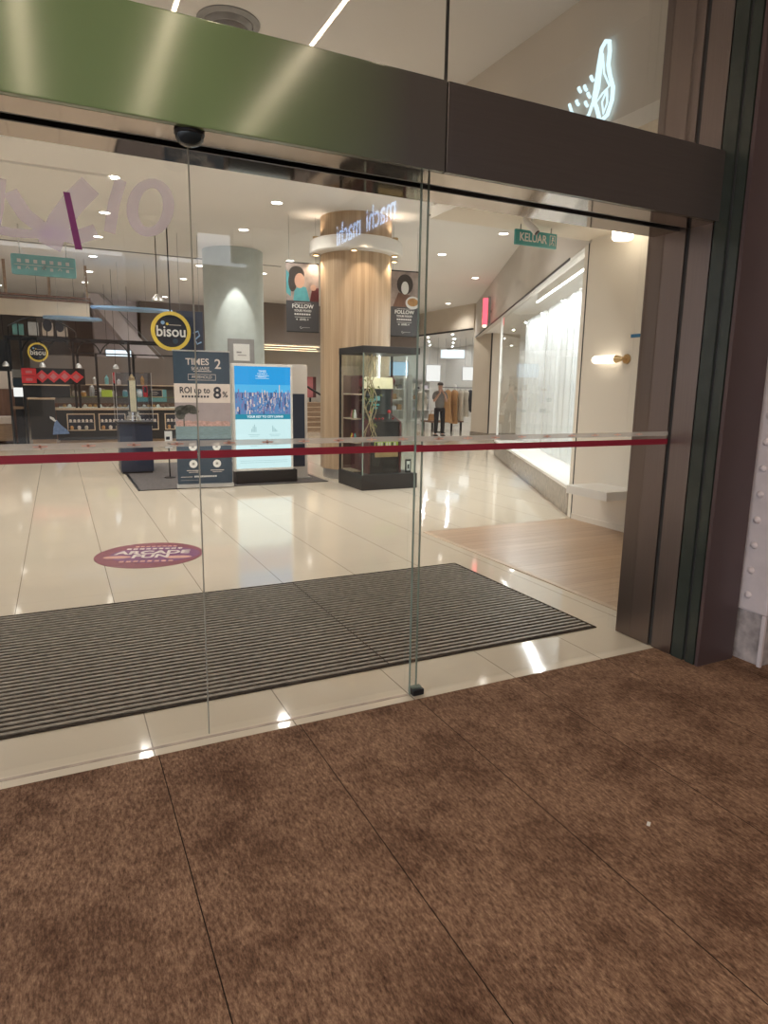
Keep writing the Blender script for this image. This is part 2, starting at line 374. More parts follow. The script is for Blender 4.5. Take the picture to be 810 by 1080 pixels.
# ------------------------------------------------------------------ shell
struct(MB().box(-5, 24, 2.71, 30, -.1, 0, 'tile').build('floor'), 'glossy cream tiled mall floor with dark joints')
struct(MB().box(-6, 9, -9, 2.71, -.1, .004, 'carpet').build('floor_outside'), 'mottled brown entrance carpet laid in strips')
struct(MB().box(-5, 24, 2.86, 30, H, H+.2, 'ceil').build('ceiling'))
struct(MB().box(-5.2, -5, 2.86, 30, 0, H, 'wall_grey').build('wall_left'))
struct(MB().box(-5.2, 24.2, 30, 30.2, 0, H, 'taupe').build('wall_back'))
struct(MB().box(24, 24.2, 2.86, 30, 0, H, 'wall_grey').build('wall_right'))
struct(MB().box(3.5, 24, 2.45, 2.86, 0, 4.7, 'wall_grey').build('wall_front'))
struct(MB().box(-6, 9, -9, 2.86, 4.62, 4.8, 'ceil_out').build('ceiling_outside'))
struct(MB().box(4.6, 4.8, -9, 2.24, .004, 4.62, 'taupe').build('wall_outside'))
# street behind the camera: pavement, brown canopy pillars and an added facade across
struct(MB().box(-60, 60, -60, -9, -.12, -.02, 'pave').box(-60, -6, -9, 6, -.12, -.02, 'pave').build('ground'))
pf = MB()
for x in (-4.6, -1.2, 1.6, 4.0): pf.box(x-.3, x+.3, -8.6, -8.0, .004, 4.62, 'brownwood')
pf.box(-6, 2.65, -8.5, -8.2, 4.0, 4.62, 'taupe').box(3.35, 4.6, -8.5, -8.2, 4.0, 4.62, 'taupe')
struct(pf.build('pillar_canopy'))
sf = MB().box(-5, 10, -16.4, -16, -.02, 5.2, 'taupe')  # unseen dark facade added to cut the sky mirrored in the doors
for k in range(6): sf.box(-4+k*2.2, -2.6+k*2.2, -16, -15.96, .6, 3.6, 'crt' if k % 2 else 'brownwood')
struct(sf.build('wall_sky_block'))

# bulkhead over the side alcove, its soffit, and the alcove itself
AX = 3.56
struct(MB().box(AX, AX+.1, 2.87, 6.2, 3.36, H, 'bulk').build('bulkhead'), 'beige bulkhead over the side alcove')
struct(MB().box(AX, 5.6, 6.1, 6.2, 3.36, H, 'bulk').build('bulkhead_end'))
struct(MB().box(AX-.03, 5.7, 2.87, 6.22, 3.25, 3.36, 'wall').build('soffit'), 'pale soffit over the wooden alcove floor')
struct(MB().box(AX-.035, 5.58, 6.22, 6.235, 3.275, 3.29, 'black').build('trim_soffit'))
struct(MB().box(5.6, 5.72, 2.87, 6.15, 0, 3.25, 'wall').build('wall_alcove'), 'warm white alcove wall')
struct(MB().box(AX, 5.6, 2.87, 6.17, 0, .006, 'oak').box(AX-.05, AX, 2.87, 6.17, 0, .006, 'lightwood').build('floor_alcove'), 'pale oak plank floor of the alcove')
struct(MB().box(5.585, 5.6, 2.87, 6.15, .006, .07, 'wall').build('baseboard_alcove'))

# slanted shop front along the right: local y runs along it, local x into the shop
WRZ = -math.atan2(.477, .879); W0 = (5.6, 6.15, 0)
def W(mb, name, label=None): return struct(mb.build(name, None, W0, WRZ), label)
W(MB().box(0, .15, -.02, 14.6, 3.22, H, 'wall_grey'), 'wall_shopfront', 'pale header wall above the shop window')
W(MB().box(-.012, 0, 1.0, 14.3, 3.205, 3.24, 'black'), 'trim_header')
W(MB().box(0, .14, -.0, .24, 0, 3.22, 'wall'), 'pillar_shopfront', 'white end post of the shop window')
W(MB().box(-.008, .0, .02, .045, 0, 3.22, 'black'), 'trim_post')
W(MB().box(.2, 5.5, -2, 14, 3.3, 3.4, 'ceil'), 'ceiling_shop')
W(MB().box(5.5, 5.6, -2, 14, 0, 3.3, 'white'), 'wall_shop')
W(MB().box(-.01, .16, .24, 7.9, 0, .035, 'stone').box(-.01, .02, .24, 7.9, .035, .33, 'stone'), 'baseboard_shopfront')
W(MB().box(-.02, 1.0, .24, 7.9, .33, .37, 'white'), 'floor_window', 'white lit display ledge behind the shop window')
win = W(MB().box(.04, .052, .24, 7.9, .37, 3.22, 'window_glass'), 'window_1', 'large shop window with sheer curtain')
fr = MB()
for s in (.24, 7.88): fr.box(.02, .07, s, s+.03, .37, 3.22, 'white')
fr.build('window_frame', win)
# beige column beyond the shop window
bc = MB().box(12.44, 13.5, 17.75, 18.8, .16, H, 'bulk').box(12.42, 13.52, 17.73, 18.82, 0, .16, 'stone').box(12.41, 12.44, 17.75, 17.79, .16, H, 'black')
struct(bc.build('pillar'), 'beige square column beside the clothes shop entrance')
# open clothes shop beyond the column
struct(MB().box(12.4, 12.55, 18.8, 29, 3.5, H, 'bulk').box(12.39, 12.4, 18.8, 29, 3.47, 3.53, 'black').build('wall_header'), 'beige header over the clothes shop')
struct(MB().box(12.55, 20, 18.8, 29, 3.55, 3.65, 'ceil').build('ceiling_clothes_shop'))
struct(MB().box(17.5, 17.6, 18.8, 29, 0, 3.55, 'white').build('wall_clothes_shop'))
struct(MB().box(12.6, 17.5, 28.9, 29, 0, 3.55, 'white').build('wall_clothes_back'))
# far left: pale column, and walls coloured dark for shade behind the kiosk
struct(MB().box(1.25, 2.62, 24.6, 25.6, 0, H, 'mauve').build('pillar_pale'), 'pale mauve column behind the cafe kiosk')
struct(MB().box(-5, 6.2, 27.4, 27.5, 0, H, 'taupe').build('wall_dark'))
struct(MB().box(2.7, 6.2, 24.4, 24.5, 0, H, 'taupe').build('wall_taupe'))
# ceiling trim, and a white bar added for a reflected line
struct(MB().box(-5, 4.9, 15.6, 15.66, H-.012, H, 'grey').build('trim_1'))
struct(MB().box(-5, .85, 10.2, 10.24, H-.03, H, 'white').build('trim_reflection'))

struct(MB().box(-5, 1.53, 2.772, 2.79, 0, .0015, 'groovetile').build('trim_floor'), 'thin brown floor groove below the fixed glass')
# ------------------------------------------------------------------ entrance mat
mat = thing('entrance_mat', 'dark grey ribbed metal entrance mat set into the cream tiles', 'mat', (0, 3.14, 0))
MB().box(-2.4, 3.12, 0, 1.75, 0, .004, 'rubber').build('mat_base', mat)
rb = MB(); n = 36
for i in range(n):
    y = .012+i*(1.738/n)
    for x0, x1 in ((-2.39, 1.588), (1.596, 3.105)): rb.box(x0, x1, y, y+.024, .004, .010, 'rib')
rb.build('rib_strips', mat)
MB().box(-2.4, 3.13, -.012, 0, 0, .007, 'rubber').box(-2.4, 3.13, 1.75, 1.762, 0, .007, 'rubber').box(3.112, 3.13, 0, 1.75, 0, .007, 'rubber').build('frame', mat)

# ------------------------------------------------------------------ sliding doors
def pane(mb, x0, x1, y, z0, z1, t=.012):
    mb.box(x0, x1, y-t/2, y+t/2, z0, z1, 'glass')
def door(name, label, x0, x1, y, strips=True, e0=True, e1=True):
    o = thing(name, label, 'glass door', ((x0+x1)/2, y, 0)); cx = (x0+x1)/2
    mb = MB(); pane(mb, x0-cx, x1-cx, 0, .012, 2.455); mb.build('glass_pane', o)
    ed = MB()
    for fl, x, m_ in ((e0, x0, e0), (e1, x1, e1)):
        if fl: ed.box(x-cx-.002, x-cx+.002, -.0065, .0065, .012, 2.455, m_)
    if ed.v: ed.build('glass_edge', o)
    MB().box(x0-cx+.004, x1-cx-.004, -.0085, -.0065, 1.252, 1.284, 'redstrip').build('red_strip', o)
    fs = MB().box(x0-cx+.004, x1-cx-.004, -.0085, -.0065, 1.302, 1.326, 'frost'); x = x0-cx+.1
    while x < x1-cx-.1:
        fs.box(x, x+.05, -.0092, -.0085, 1.311, 1.316, 'peach').box(x+.02, x+.028, -.0092, -.0085, 1.306, 1.321, 'peach'); x += .165
    fs.build('frosted_strip', o)
    return o
dl = door('glass_door', 'fixed glass panel at far left carrying translucent mauve lettering', -3.0, .508, GY, e0=False, e1=False)
dm = door('glass_door', 'narrow middle sliding glass panel with bottom guide', .512, 1.57, GY, e0='edge_pale', e1='edge')
dr = door('glass_door', 'right sliding glass panel closing against the dark steel jamb', 1.515, 3.195, GY-.032, e0='edge', e1=False)
# translucent mauve letter strokes on the left pane
cx = (-3+.508)/2; lt = MB()
def stroke(mb, pts, w, y, m):
    P = [Vector((p[0], p[1])) for p in pts]; Lp = []; Rp = []
    for i, p in enumerate(P):
        d = (P[min(i+1, len(P)-1)]-P[max(i-1, 0)]).normalized(); nn = Vector((-d.y, d.x))
        wi = w[i] if isinstance(w, (list, tuple)) else w
        Lp.append(p+nn*wi/2); Rp.append(p-nn*wi/2)
    vs = [(a.x, y, a.y) for a in Lp]+[(a.x, y, a.y) for a in Rp]; k = len(P)
    mb.add(vs, [(i, i+1, k+i+1, k+i) for i in range(k-1)], m)
def ring2(mb, c, rx, rz, w, y, m, tilt=0., n=28):
    vs = []
    for q in (1, 0):
        for i in range(n):
            a = 2*pi*i/n; x = (rx-q*w)*cos(a); z = (rz-q*w*.8)*sin(a)
            vs.append((c[0]+x+z*tilt, y, c[1]+z))
    mb.add(vs, [(i, (i+1) % n, n+(i+1) % n, n+i) for i in range(n)], m)
YF = -.0086
ring2(lt, (.365-cx, 2.205), .085, .105, .042, YF, 'mauve_v', .18)
stroke(lt, [(.215-cx, 2.10), (.235-cx, 2.2), (.265-cx, 2.29)], .04, YF, 'mauve_v')
stroke(lt, [(.01-cx, 2.03), (.05-cx, 2.12), (.10-cx, 2.19), (.16-cx, 2.255)], .075, YF, 'mauve_v')
stroke(lt, [(-.10-cx, 2.20), (-.06-cx, 2.13), (.0-cx, 2.085), (.10-cx, 2.07), (.17-cx, 2.10)], .05, YF-.0004, 'mauve_v')
stroke(lt, [(-.125-cx, 2.24), (-.14-cx, 2.14), (-.17-cx, 2.03)], .035, YF, 'mauve_v')
stroke(lt, [(-.20-cx, 2.075), (-.10-cx, 2.065), (.02-cx, 2.07)], .03, YF-.0008, 'mauve_v')
lt.build('lettering', dl, label='see-through mauve lettering')
MB().add([(.068-cx, YF-.001, 2.222), (.090-cx, YF-.001, 2.222), (.119-cx, YF-.001, 2.03), (.095-cx, YF-.001, 2.03)], [(0, 1, 2, 3)], 'purple').build('purple_bar', dl)
g = MB().box(-.03, .033, -.03, .028, .004, .035, 'black', .005).box(-.025, .025, -.012, .012, .035, .045, 'edge')
tag(g.build('floor_guide', None, (1.56, GY-.018, 0)), 'small black guide block on the floor under the door edge', 'door guide')
ug = MB(); pane(ug, -4, 1.638, GY, 2.787, 4.6); o = struct(ug.build('window_2')); ug = MB(); pane(ug, 1.646, 3.2, GY, 2.787, 4.6); o = struct(ug.build('window_3'))
struct(MB().box(1.638, 1.646, GY-.008, GY+.008, 2.787, 4.6, 'black').build('trim_glass'))
# transom beam
tr = thing('transom_beam', 'broad brushed steel beam crossing above the glass doors', 'beam', (0, 2.56, 2.44))
MB().box(-4, 1.515, 0, .03, 0, .345, 'green_steel', .004).build('green_steel_panel', tr, label='steel panel running from green to grey')
MB().box(1.521, 3.2, 0, .03, 0, .345, 'steel_dark', .004).build('grey_steel_panel', tr, label='bare grey brown steel panel')
MB().box(-4, 3.2, .03, .43, .06, .342, 'black').build('core', tr)
MB().box(-4, 3.2, .03, .178, .0, .015, 'mirror').box(-4, 3.2, .262, .43, .0, .015, 'mirror').build('polished_underside', tr, label='polished steel underside reflecting the mall')
MB().box(-4, 3.2, .178, .19, .0, .06, 'black').box(-4, 3.2, .25, .262, .0, .06, 'black').box(-4, 3.2, .19, .25, .02, .06, 'black').build('door_track', tr, label='black door track slot')
dc = thing('dome_camera', 'black dome camera hanging under the green steel beam', 'security camera', (.49, 2.63, 2.44))
MB().lathe([(.054, 0), (.054, -.008), (.048, -.014)], (0, 0, 0), 'black', 24).build('camera_base', dc, smooth=True)
MB().lathe([(.05, -.012), (.048, -.024), (.037, -.038), (.018, -.046), (0.0001, -.048)], (0, 0, 0), 'crt', 24).build('dome', dc, smooth=True)
# small bright downlight under the beam
# jamb
jb = thing('door_jamb', 'tall dark steel door jamb of stacked metal and glass strips', 'door jamb', (3.2, 2.4, 0))
MB().box(.012, .295, .012, .62, .004, 4.6, 'groove').build('core', jb)
MB().box(0, .012, .365, .62, .004, 4.6, 'jamb').box(0, .295, .62, .63, 0.004, 4.6, 'jamb').build('inner_panel', jb, label='smooth brown grey steel panel behind the glass')
MB().box(0, .012, .195, .335, .004, 4.6, 'jamb').build('middle_panel', jb)
MB().box(-.002, .012, .108, .185, .004, 4.6, 'jamb_g').build('glass_strip', jb)
MB().box(-.002, .012, .03, .085, .004, 4.6, 'jamb_g').build('glass_strip', jb)
MB().box(0, .295, 0, .012, .004, 4.6, 'jamb_p').box(0, .012, .012, .022, .004, 4.6, 'jamb_p').build('front_panel', jb, label='purple brown painted front panel')
# riveted steel column
rc = thing('steel_column', 'off white riveted steel column at the right edge', 'column', (3.52, 2.24, 0))
MB().box(0, .5, 0, .2, .31, 4.6, 'riveted', .012).build('shaft', rc)
MB().box(.012, .5, .012, .195, .004, .312, 'worn', .008).box(-.004, .012, .0, .022, .004, .31, 'riveted').build('base', rc, label='scuffed grey base')
for k in range(13):
    z = .405+k*.147
    rv = MB(); rv.tube([(.0, .125, z), (-.009, .125, z), (-.016, .125, z)], [.022, .018, .007], 'riveted', 14)
    rv.build('rivet', rc, smooth=True)
for k in range(13):
    z = .405+k*.147
    MB().tube([(.10, .0, z), (.10, -.009, z), (.10, -.016, z)], [.022, .018, .007], 'riveted', 14).build('rivet', rc, smooth=True)

# ------------------------------------------------------------------ outside canopy lights and sign (seen mirrored in the glass)
ls = thing('linear_light', 'long slim linear light hung under the outside canopy', 'ceiling light', (-.07, -1.2, 4.3), 0, 'canopy linear lights')
MB().box(-.022, .022, -2.4, 2.4, .006, .05, 'white').build('housing', ls)
MB().box(-.016, .016, -2.4, 2.4, 0, .006, 'strip').build('diffuser', ls)
for y in (-2, 0, 2): MB().tube([(0, y, .05), (0, y, .32)], .004, 'grey', 6).build('hanger', ls)
for x in (.98, 2.07): dup(ls, (x, -1.2, 4.3))
sg = bpy.data.objects.new('shop_sign', None); COL.objects.link(sg); sg.location = (4.56, -4.62, 4.12)
for dy in (.62, -.62): MB().text('machi', .50, (0, dy, 0), (0, -1, 0), (0, 0, 1), 'neon2', depth=.002, bold=.003, sx=.9).build('lettering', sg)
tag(sg, 'white blue lit machi machi lettering mirrored in the door glass', 'sign')

# ------------------------------------------------------------------ lit sign on the bulkhead side
ns = thing('neon_sign', 'glowing white blue script sign on the beige bulkhead', 'sign', (AX-.03, 3.9, 3.36))
def nt_(pts, r=.008, name='glow_tube'):
    MB().tube([(0, y-3.9, z-3.36) for y, z in pts], r, 'neon', 8).build(name, ns, smooth=True)
nt_([(3.87, 3.395), (3.80, 3.42), (3.765, 3.50), (3.765, 3.58), (3.80, 3.66), (3.825, 3.74), (3.82, 3.82), (3.83, 3.885), (3.865, 3.90), (3.90, 3.87), (3.915, 3.78), (3.93, 3.66), (3.945, 3.56), (3.91, 3.50), (3.885, 3.44), (3.87, 3.395)], .014)
nt_([(3.885, 3.83), (3.86, 3.70), (3.80, 3.60), (3.86, 3.575), (3.93, 3.53), (3.90, 3.62), (3.885, 3.83)], .007)
nt_([(3.82, 3.585), (3.86, 3.52), (3.84, 3.44), (3.81, 3.50), (3.82, 3.585)], .007)
nt_([(3.95, 3.55), (3.985, 3.48), (4.05, 3.455), (4.11, 3.48), (4.17, 3.56), (4.20, 3.62)], .011)
for y, z in ((3.98, 3.71), (4.04, 3.67), (4.00, 3.61), (4.02, 3.56), (4.10, 3.68), (4.115, 3.60)):
    nt_([(y-.014, z-.016), (y, z), (y+.01, z+.02)], .012, 'glow_dot')
nt_([(4.29, 3.60), (4.295, 3.55), (4.32, 3.52)], .012)
nt_([(4.36, 3.565), (4.37, 3.54)], .012, 'glow_dot')
for y, z in ((3.86, 3.6), (4.12, 3.5)): MB().tube([(0, y-3.9, z-3.36), (.03, y-3.9, z-3.36)], .006, 'white', 6).build('standoff', ns)

# round air diffuser
vd = thing('air_diffuser', 'round silver air diffuser in the ceiling above the beam', 'air vent', (1.38, 5.66, H))
for r0, r1, z in ((.24, .20, -.02), (.18, .15, -.045), (.13, .10, -.06)):
    MB().lathe([(r0, 0), (r0, z*.4), (r1, z), (r1-.012, z), (r1-.004, 0)], (0, 0, 0), 'grey', 32).build('ring', vd, smooth=True)
MB().lathe([(.08, -.005), (.06, -.065), (.0001, -.068)], (0, 0, 0), 'grey', 24).build('centre_cone', vd, smooth=True)

# ------------------------------------------------------------------ downlights
d0 = thing('downlight', 'round recessed downlight glowing in the white mall ceiling', 'ceiling light', (3.2, 10.38, H), 0, 'recessed mall downlights')
MB().lathe([(.105, 0), (.105, -.008), (.085, -.012), (.082, 0)], (0, 0, 0), 'white', 28).build('trim_ring', d0, smooth=True)
MB().lathe([(.0001, -.006), (.082, -.006), (.082, -.002), (.0001, -.002)], (0, 0, 0), 'down', 28).build('lens', d0)
def beam(name, parent, loc, tgt, power, ang, col=WARM, rad=.05, blend=.5):
    l_ = bpy.data.lights.new(name, 'SPOT'); l_.energy = power; l_.spot_size = radians(ang); l_.color = col; l_.shadow_soft_size = rad; l_.spot_blend = blend
    o = bpy.data.objects.new(name, l_); COL.objects.link(o); o.parent = parent; o.location = loc
    o.rotation_euler = (Vector(tgt)-Vector(loc)).to_track_quat('-Z', 'Y').to_euler(); return o
beam('lamp_beam', d0, (0, 0, -.03), (0, 0, -3), 62, 146, (1, .95, .88), .07, .75)
spots = [(3.2, 12.39), (4.85, 14.8), (4.8, 16.77), (7.37, 10.33), (7.38, 12.48), (9.62, 14.6), (.88, 10.25), (.9, 12.35), (.9, 14.35), (.91, 16.56), (.93, 18.8), (.9, 20.8), (3.2, 18.73), (3.2, 16.5), (8.63, 16.9), (11.7, 19.3),
         (-1.3, 6.9), (.9, 6.9), (2.8, 6.9), (-1.3, 8.3), (.9, 8.3), (3.2, 8.3), (5.3, 8.3), (-1.3, 10.35), (-1.3, 12.4), (-1.3, 14.5), (-1.3, 18.8), (5.3, 20.8), (7.4, 20.8), (9.6, 20.8), (-1.3, 22.8), (3.3, 22.8)]  # rows nearest the door are unseen, added to brighten the threshold
for x, y in spots:
    q = dup(d0, (x, y, H))
    if (x, y) in ((7.37, 10.33), (9.62, 14.6), (8.63, 16.9)):
        for ch in q.children:
            if ch.type == 'LIGHT': bpy.data.objects.remove(ch)
s0 = thing('shop_spotlight', 'small round cool spotlight in the clothes shop ceiling', 'ceiling light', (14, 20.2, 3.55), 0, 'clothes shop spotlights')
MB().lathe([(.06, 0), (.06, -.03), (.05, -.035), (.048, -.02)], (0, 0, 0), 'silver', 20).build('housing', s0, smooth=True)
MB().lathe([(.0001, -.032), (.048, -.032), (.048, -.028), (.0001, -.028)], (0, 0, 0), 'down_s', 20).build('lens', s0)
for x in (13.2, 14.4, 15.6, 16.8):
    for y in (19.6, 21.4, 23.2, 25.2, 27.2): dup(s0, (x, y, 3.55))
ww = Matrix.Rotation(WRZ, 4, 'Z')
for sx_ in (.9, 2.2, 3.7, 5.0):
    for sy in (1.2, 3.2, 5.4, 7.6, 9.8, 12.):
        p = ww @ Vector((sx_, sy, 0)); dup(s0, (p.x+W0[0], p.y+W0[1], 3.3), 'small round cool spotlight in the shop behind the curtained window', 'window shop spotlights')

# ------------------------------------------------------------------ alcove things
bn = thing('wall_bench', 'white floating bench slab fixed to the alcove wall', 'bench', (5.6, 5.43, .41))
MB().box(-.48, -.002, -.31, .31, 0, .095, 'white', .006).build('slab', bn)
sc = thing('wall_sconce', 'glowing opal tube sconce with brass end on the alcove wall', 'wall lamp', (5.6, 5.46, 1.9))
MB().tube([(-.001, 0, 0), (-.018, 0, 0)], [.055, .05], 'brass', 24).tube([(-.018, 0, 0), (-.075, 0, 0)], .012, 'brass', 12).build('wall_plate', sc, smooth=True)
MB().tube([(-.075, -.01, 0), (-.075, .03, 0), (-.075, .085, 0)], [.02, .03, .044], 'brass', 20).build('socket', sc, smooth=True)
MB().tube([(-.075, .085, 0), (-.075, .40, 0), (-.075, .425, 0), (-.075, .435, 0)], [.045, .045, .034, .012], 'sconce', 20).build('opal_tube', sc, smooth=True)
cl = thing('ceiling_lamp', 'small glowing drum lamp under the alcove soffit', 'ceiling light', (5.36, 5.42, 3.25))
MB().lathe([(.115, 0), (.115, -.02), (.11, -.025)], (0, 0, 0), 'brass', 28).build('base_ring', cl, smooth=True)
MB().lathe([(.105, -.022), (.108, -.135), (.095, -.155), (.0001, -.158)], (0, 0, 0), 'drum', 28).build('diffuser', cl, smooth=True)
tag(MB().box(-.003, 0, -.07, .07, -.018, .018, 'bluetape').build('tape_strip', None, (5.6, 5.36, 2.14)), 'short strip of blue masking tape stuck to the alcove wall', 'tape')
ex = thing('exit_sign', 'teal hanging KELUAR exit sign at the soffit edge', 'exit sign', (4.66, 5.95, 3.12))
MB().box(-.27, .27, -.015, .015, -.075, .075, 'teal', .004).build('sign_face', ex)
tx = MB().text('KELUAR', .115, (-.045, -.0165, 0), (1, 0, 0), (0, 0, 1), 'paper', depth=.0015, bold=.002, sx=.86)
tx.build('lettering', ex)
pk = MB().box(.175, .18, -.018, -.015, -.05, .05, 'paper').box(.245, .25, -.018, -.015, -.05, .05, 'paper').box(.175, .25, -.018, -.015, .048, .053, 'paper')
pk.disc((.215, -.018, .028), .011, 'y', .003, 'paper', 12)
for a in ([(.214, .015), (.208, -.012)], [(.208, -.012), (.224, -.028), (.221, -.045)], [(.208, -.012), (.197, -.03), (.19, -.04)], [(.214, .012), (.232, .004)], [(.214, .012), (.196, .002)]):
    pk.tube([(p[0], -.0165, p[1]) for p in a], .004, 'paper', 6)
pk.build('running_figure', ex)
for t_ in (([(-.2, 0, .075), (-.2, 0, .13)], .006, 'grey', 8), ([(.2, 0, .075), (.2, 0, .13)], .006, 'grey', 8)): MB().tube(*t_).build('hanger', ex)
bcam = thing('bullet_camera', 'small white bullet camera hanging in front of the KELUAR sign', 'security camera', (4.33, 5.6, 3.25))
MB().tube([(0, 0, 0), (0, 0, -.012)], .035, 'white', 18).tube([(0, 0, -.012), (0, 0, -.06)], .012, 'white', 10).build('mount', bcam, smooth=True)
MB().tube([(-.05, .05, -.02), (-.04, .035, -.06), (.03, -.045, -.17)], [.03, .034, .034], 'white', 18).build('body', bcam, smooth=True)
MB().tube([(.03, -.045, -.17), (.034, -.05, -.178)], [.028, .026], 'crt', 16).build('camera_lens', bcam)

# ------------------------------------------------------------------ shop window contents
def wl(name, mb, label, cat, group=None, kind=None, smooth=False):
    return tag(mb.build(name, None, W0, WRZ, smooth), label, cat, group, kind)
ld = thing('led_strip', 'bright white linear light along the top of the shop window', 'strip light', W0, WRZ)
MB().box(.24, .30, .2, 4.6, 3.12, 3.3, 'white').build('housing', ld)
MB().box(.232, .24, .25, 4.6, 3.12, 3.145, 'led').build('diffuser', ld)
la_ = bpy.data.lights.new('lamp_beam', 'AREA'); la_.shape = 'RECTANGLE'; la_.size = 6.6; la_.size_y = .05; la_.energy = 95; la_.color = (.95, .98, 1)  # added area lamp, runs past the strip to brighten the far window
lo = bpy.data.objects.new('lamp_beam', la_); COL.objects.link(lo); lo.parent = ld; lo.location = (.24, 3.9, 3.08); lo.rotation_euler = (0, radians(-12), radians(90))
lo.rotation_euler = Matrix(((0, 1, 0), (1, 0, 0), (0, 0, -1))).transposed().to_euler()
lo.rotation_euler = (0, 0, radians(90))
def curtain(s0_, s1_, x, amp):
    mb = MB(); n = int((s1_-s0_)/.025); vs = []; fs = []
    for i in range(n+1):
        s = s0_+(s1_-s0_)*i/n
        for z in (.40, 1.2, 2.2, 3.08):
            vs.append((x+amp*sin(s*31)*(.7+.3*sin(s*5))+.01*sin(s*77), s, z))
    for i in range(n):
        for j in range(3): fs.append((i*4+j, (i+1)*4+j, (i+1)*4+j+1, i*4+j+1))
    return mb.add(vs, fs, 'sheer')
M['sheer'] = vinyl('sheer white voile', (.92, .94, .95), .6)
wl('sheer_curtain', curtain(.35, 5.0, .55, .035), 'gathered sheer white curtain hanging nearest in the shop window', 'curtain', smooth=True)
wl('sheer_curtain', curtain(5.3, 7.6, .55, .035), 'narrower sheer white curtain at the far end of the shop window', 'curtain', smooth=True)
wl('lit_panel', MB().box(1.3, 1.33, 1.6, 2.5, .5, 2.35, 'screen_w'), 'tall pale blue lit panel behind the sheer curtain', 'screen')
wl('white_board', MB().box(1.4, 1.43, 4.0, 4.8, 1.35, 1.95, 'paperlit'), 'small white lit board behind the sheer curtain', 'screen')
wl('shelf_tower', MB().box(2.2, 2.6, 5.4, 6.2, 0, 2.6, 'grey').box(2.19, 2.2, 5.45, 6.15, .3, 2.5, 'darkcloth'), 'grey shelf tower deep in the shop behind the curtain', 'shelf')
rs = thing('blade_sign', 'red glowing blade sign projecting from the header wall', 'sign', (10.22, 14.7, 3.20), WRZ)
MB().box(-.22, -.10, -.05, .05, 0, .66, 'redneon', .01).build('lit_face', rs)
MB().box(-.10, -.02, -.06, .06, -.02, .70, 'grey', .01).build('back_case', rs)
MB().box(-.21, -.12, -.055, .055, -.06, -.01, 'sconce').build('lamp', rs)
MB().box(-.02, .0, -.02, .02, .3, .36, 'black').build('arm', rs)

# ------------------------------------------------------------------ clothes shop: rails, garments, screens, person
def garment(mb, x, y, ztop, h, w, m, flare=1.25, phase=0.):
    n = 14; vs = []; fs = []; lev = [(0, .25), (.03, .75), (.10, 1.), (.35, .85), (.7, 1.05), (1., flare)]
    for t, k in lev:
        for i in range(n):
            a = 2*pi*i/n; r = 1+.12*sin(3*a+phase)*t
            vs.append((x+.09*k*cos(a)*r, y+w/2*k*sin(a)*r, ztop-h*t))
    for j in range(len(lev)-1):
        for i in range(n): fs.append((j*n+i, j*n+(i+1) % n, (j+1)*n+(i+1) % n, (j+1)*n+i))
    return mb.add(vs, fs, m)
rl = thing('clothes_rail', 'black freestanding clothes rail at the shop entrance', 'clothes rack', (13.1, 20.6, 0))
MB().tube([(-.75, 0, .02), (-.75, 0, 1.6), (.75, 0, 1.6), (.75, 0, .02)], .018, 'black', 8).build('frame', rl)
MB().box(-.78, -.72, -.25, .25, 0, .03, 'black').box(.72, .78, -.25, .25, 0, .03, 'black').build('foot', rl)
gs = [(-.5, 1.15, 'dress', 'long tan knit dress hanging at the left of the black rail', 1.5), (-.22, 1.2, 'dress', 'second tan knit dress hanging beside the first on the rail', 1.2), (.02, 1.1, 'beigecloth', 'pale beige coat hanging in the middle of the black rail', 1.2), (.24, .95, 'beigecloth', 'short pale beige top hanging right of the coat', 1.1), (.46, .75, 'darkcloth', 'charcoal jacket hanging at the right of the rail', 1.1), (.62, .8, 'darkcloth', 'charcoal jacket nearest the beige column', 1.1)]
for i, (dx, h, m, lab, fl) in enumerate(gs):
    g = thing('hanging_garment', lab, 'clothing', (13.1+dx, 20.6, 1.6), 0, 'garments on the black rail')
    mb = MB(); garment(mb, 0, 0, -.08, h, .42, m, fl, i); mb.build('cloth', g, smooth=True)
    for t_ in (([(0, -.16, -.13), (0, 0, -.06), (0, .16, -.13)], .006, 'black', 6), ([(0, 0, -.06), (0, 0, -.01), (0.015, 0, .022)], .003, 'silver', 6)): MB().tube(*t_).build('hanger', g)
tb = thing('display_table', 'low dark display table under the hanging clothes', 'table', (13.0, 21.6, 0))
MB().box(-.7, .7, -.4, .4, .32, .38, 'brownwood', .01).build('table_top', tb)
for sx_ in (-.62, .62):
    for sy in (-.33, .33): MB().box(sx_-.03, sx_+.03, sy-.03, sy+.03, 0, .32, 'black').build('leg', tb)
for i, (dx, dy, m, lab) in enumerate([(-.42, .0, 'dress', 'tan bag standing on the low display table'), (.35, .05, 'darkcloth', 'dark bag standing on the low display table')]):
    b = thing('handbag', lab, 'bag', (13.0+dx, 21.6+dy, .38))
    MB().prism([(-.17, 0), (.17, 0), (.13, .24), (-.13, .24)], 'y', -.07, .07, m).build('bag_body', b)
    MB().tube([(-.08, 0, .235), (-.06, 0, .36), (.06, 0, .36), (.08, 0, .235)], .01, m, 8).build('handle', b)
def screen(lab, x, y, z, w, h, m, hang=True):
    o = thing('hanging_screen', lab, 'screen', (x, y, z), radians(-26))
    MB().box(-w/2-.03, w/2+.03, 0, .05, -h/2-.03, h/2+.03, 'silver', .006).build('frame', o)
    MB().box(-w/2, w/2, -.006, 0, -h/2, h/2, m).build('panel', o)
    for t_ in (([(-w*.3, .025, h/2+.03), (-w*.3, .025, 3.55-z)], .006, 'grey', 6), ([(w*.3, .025, h/2+.03), (w*.3, .025, 3.55-z)], .006, 'grey', 6)): MB().tube(*t_).build('hanger', o)
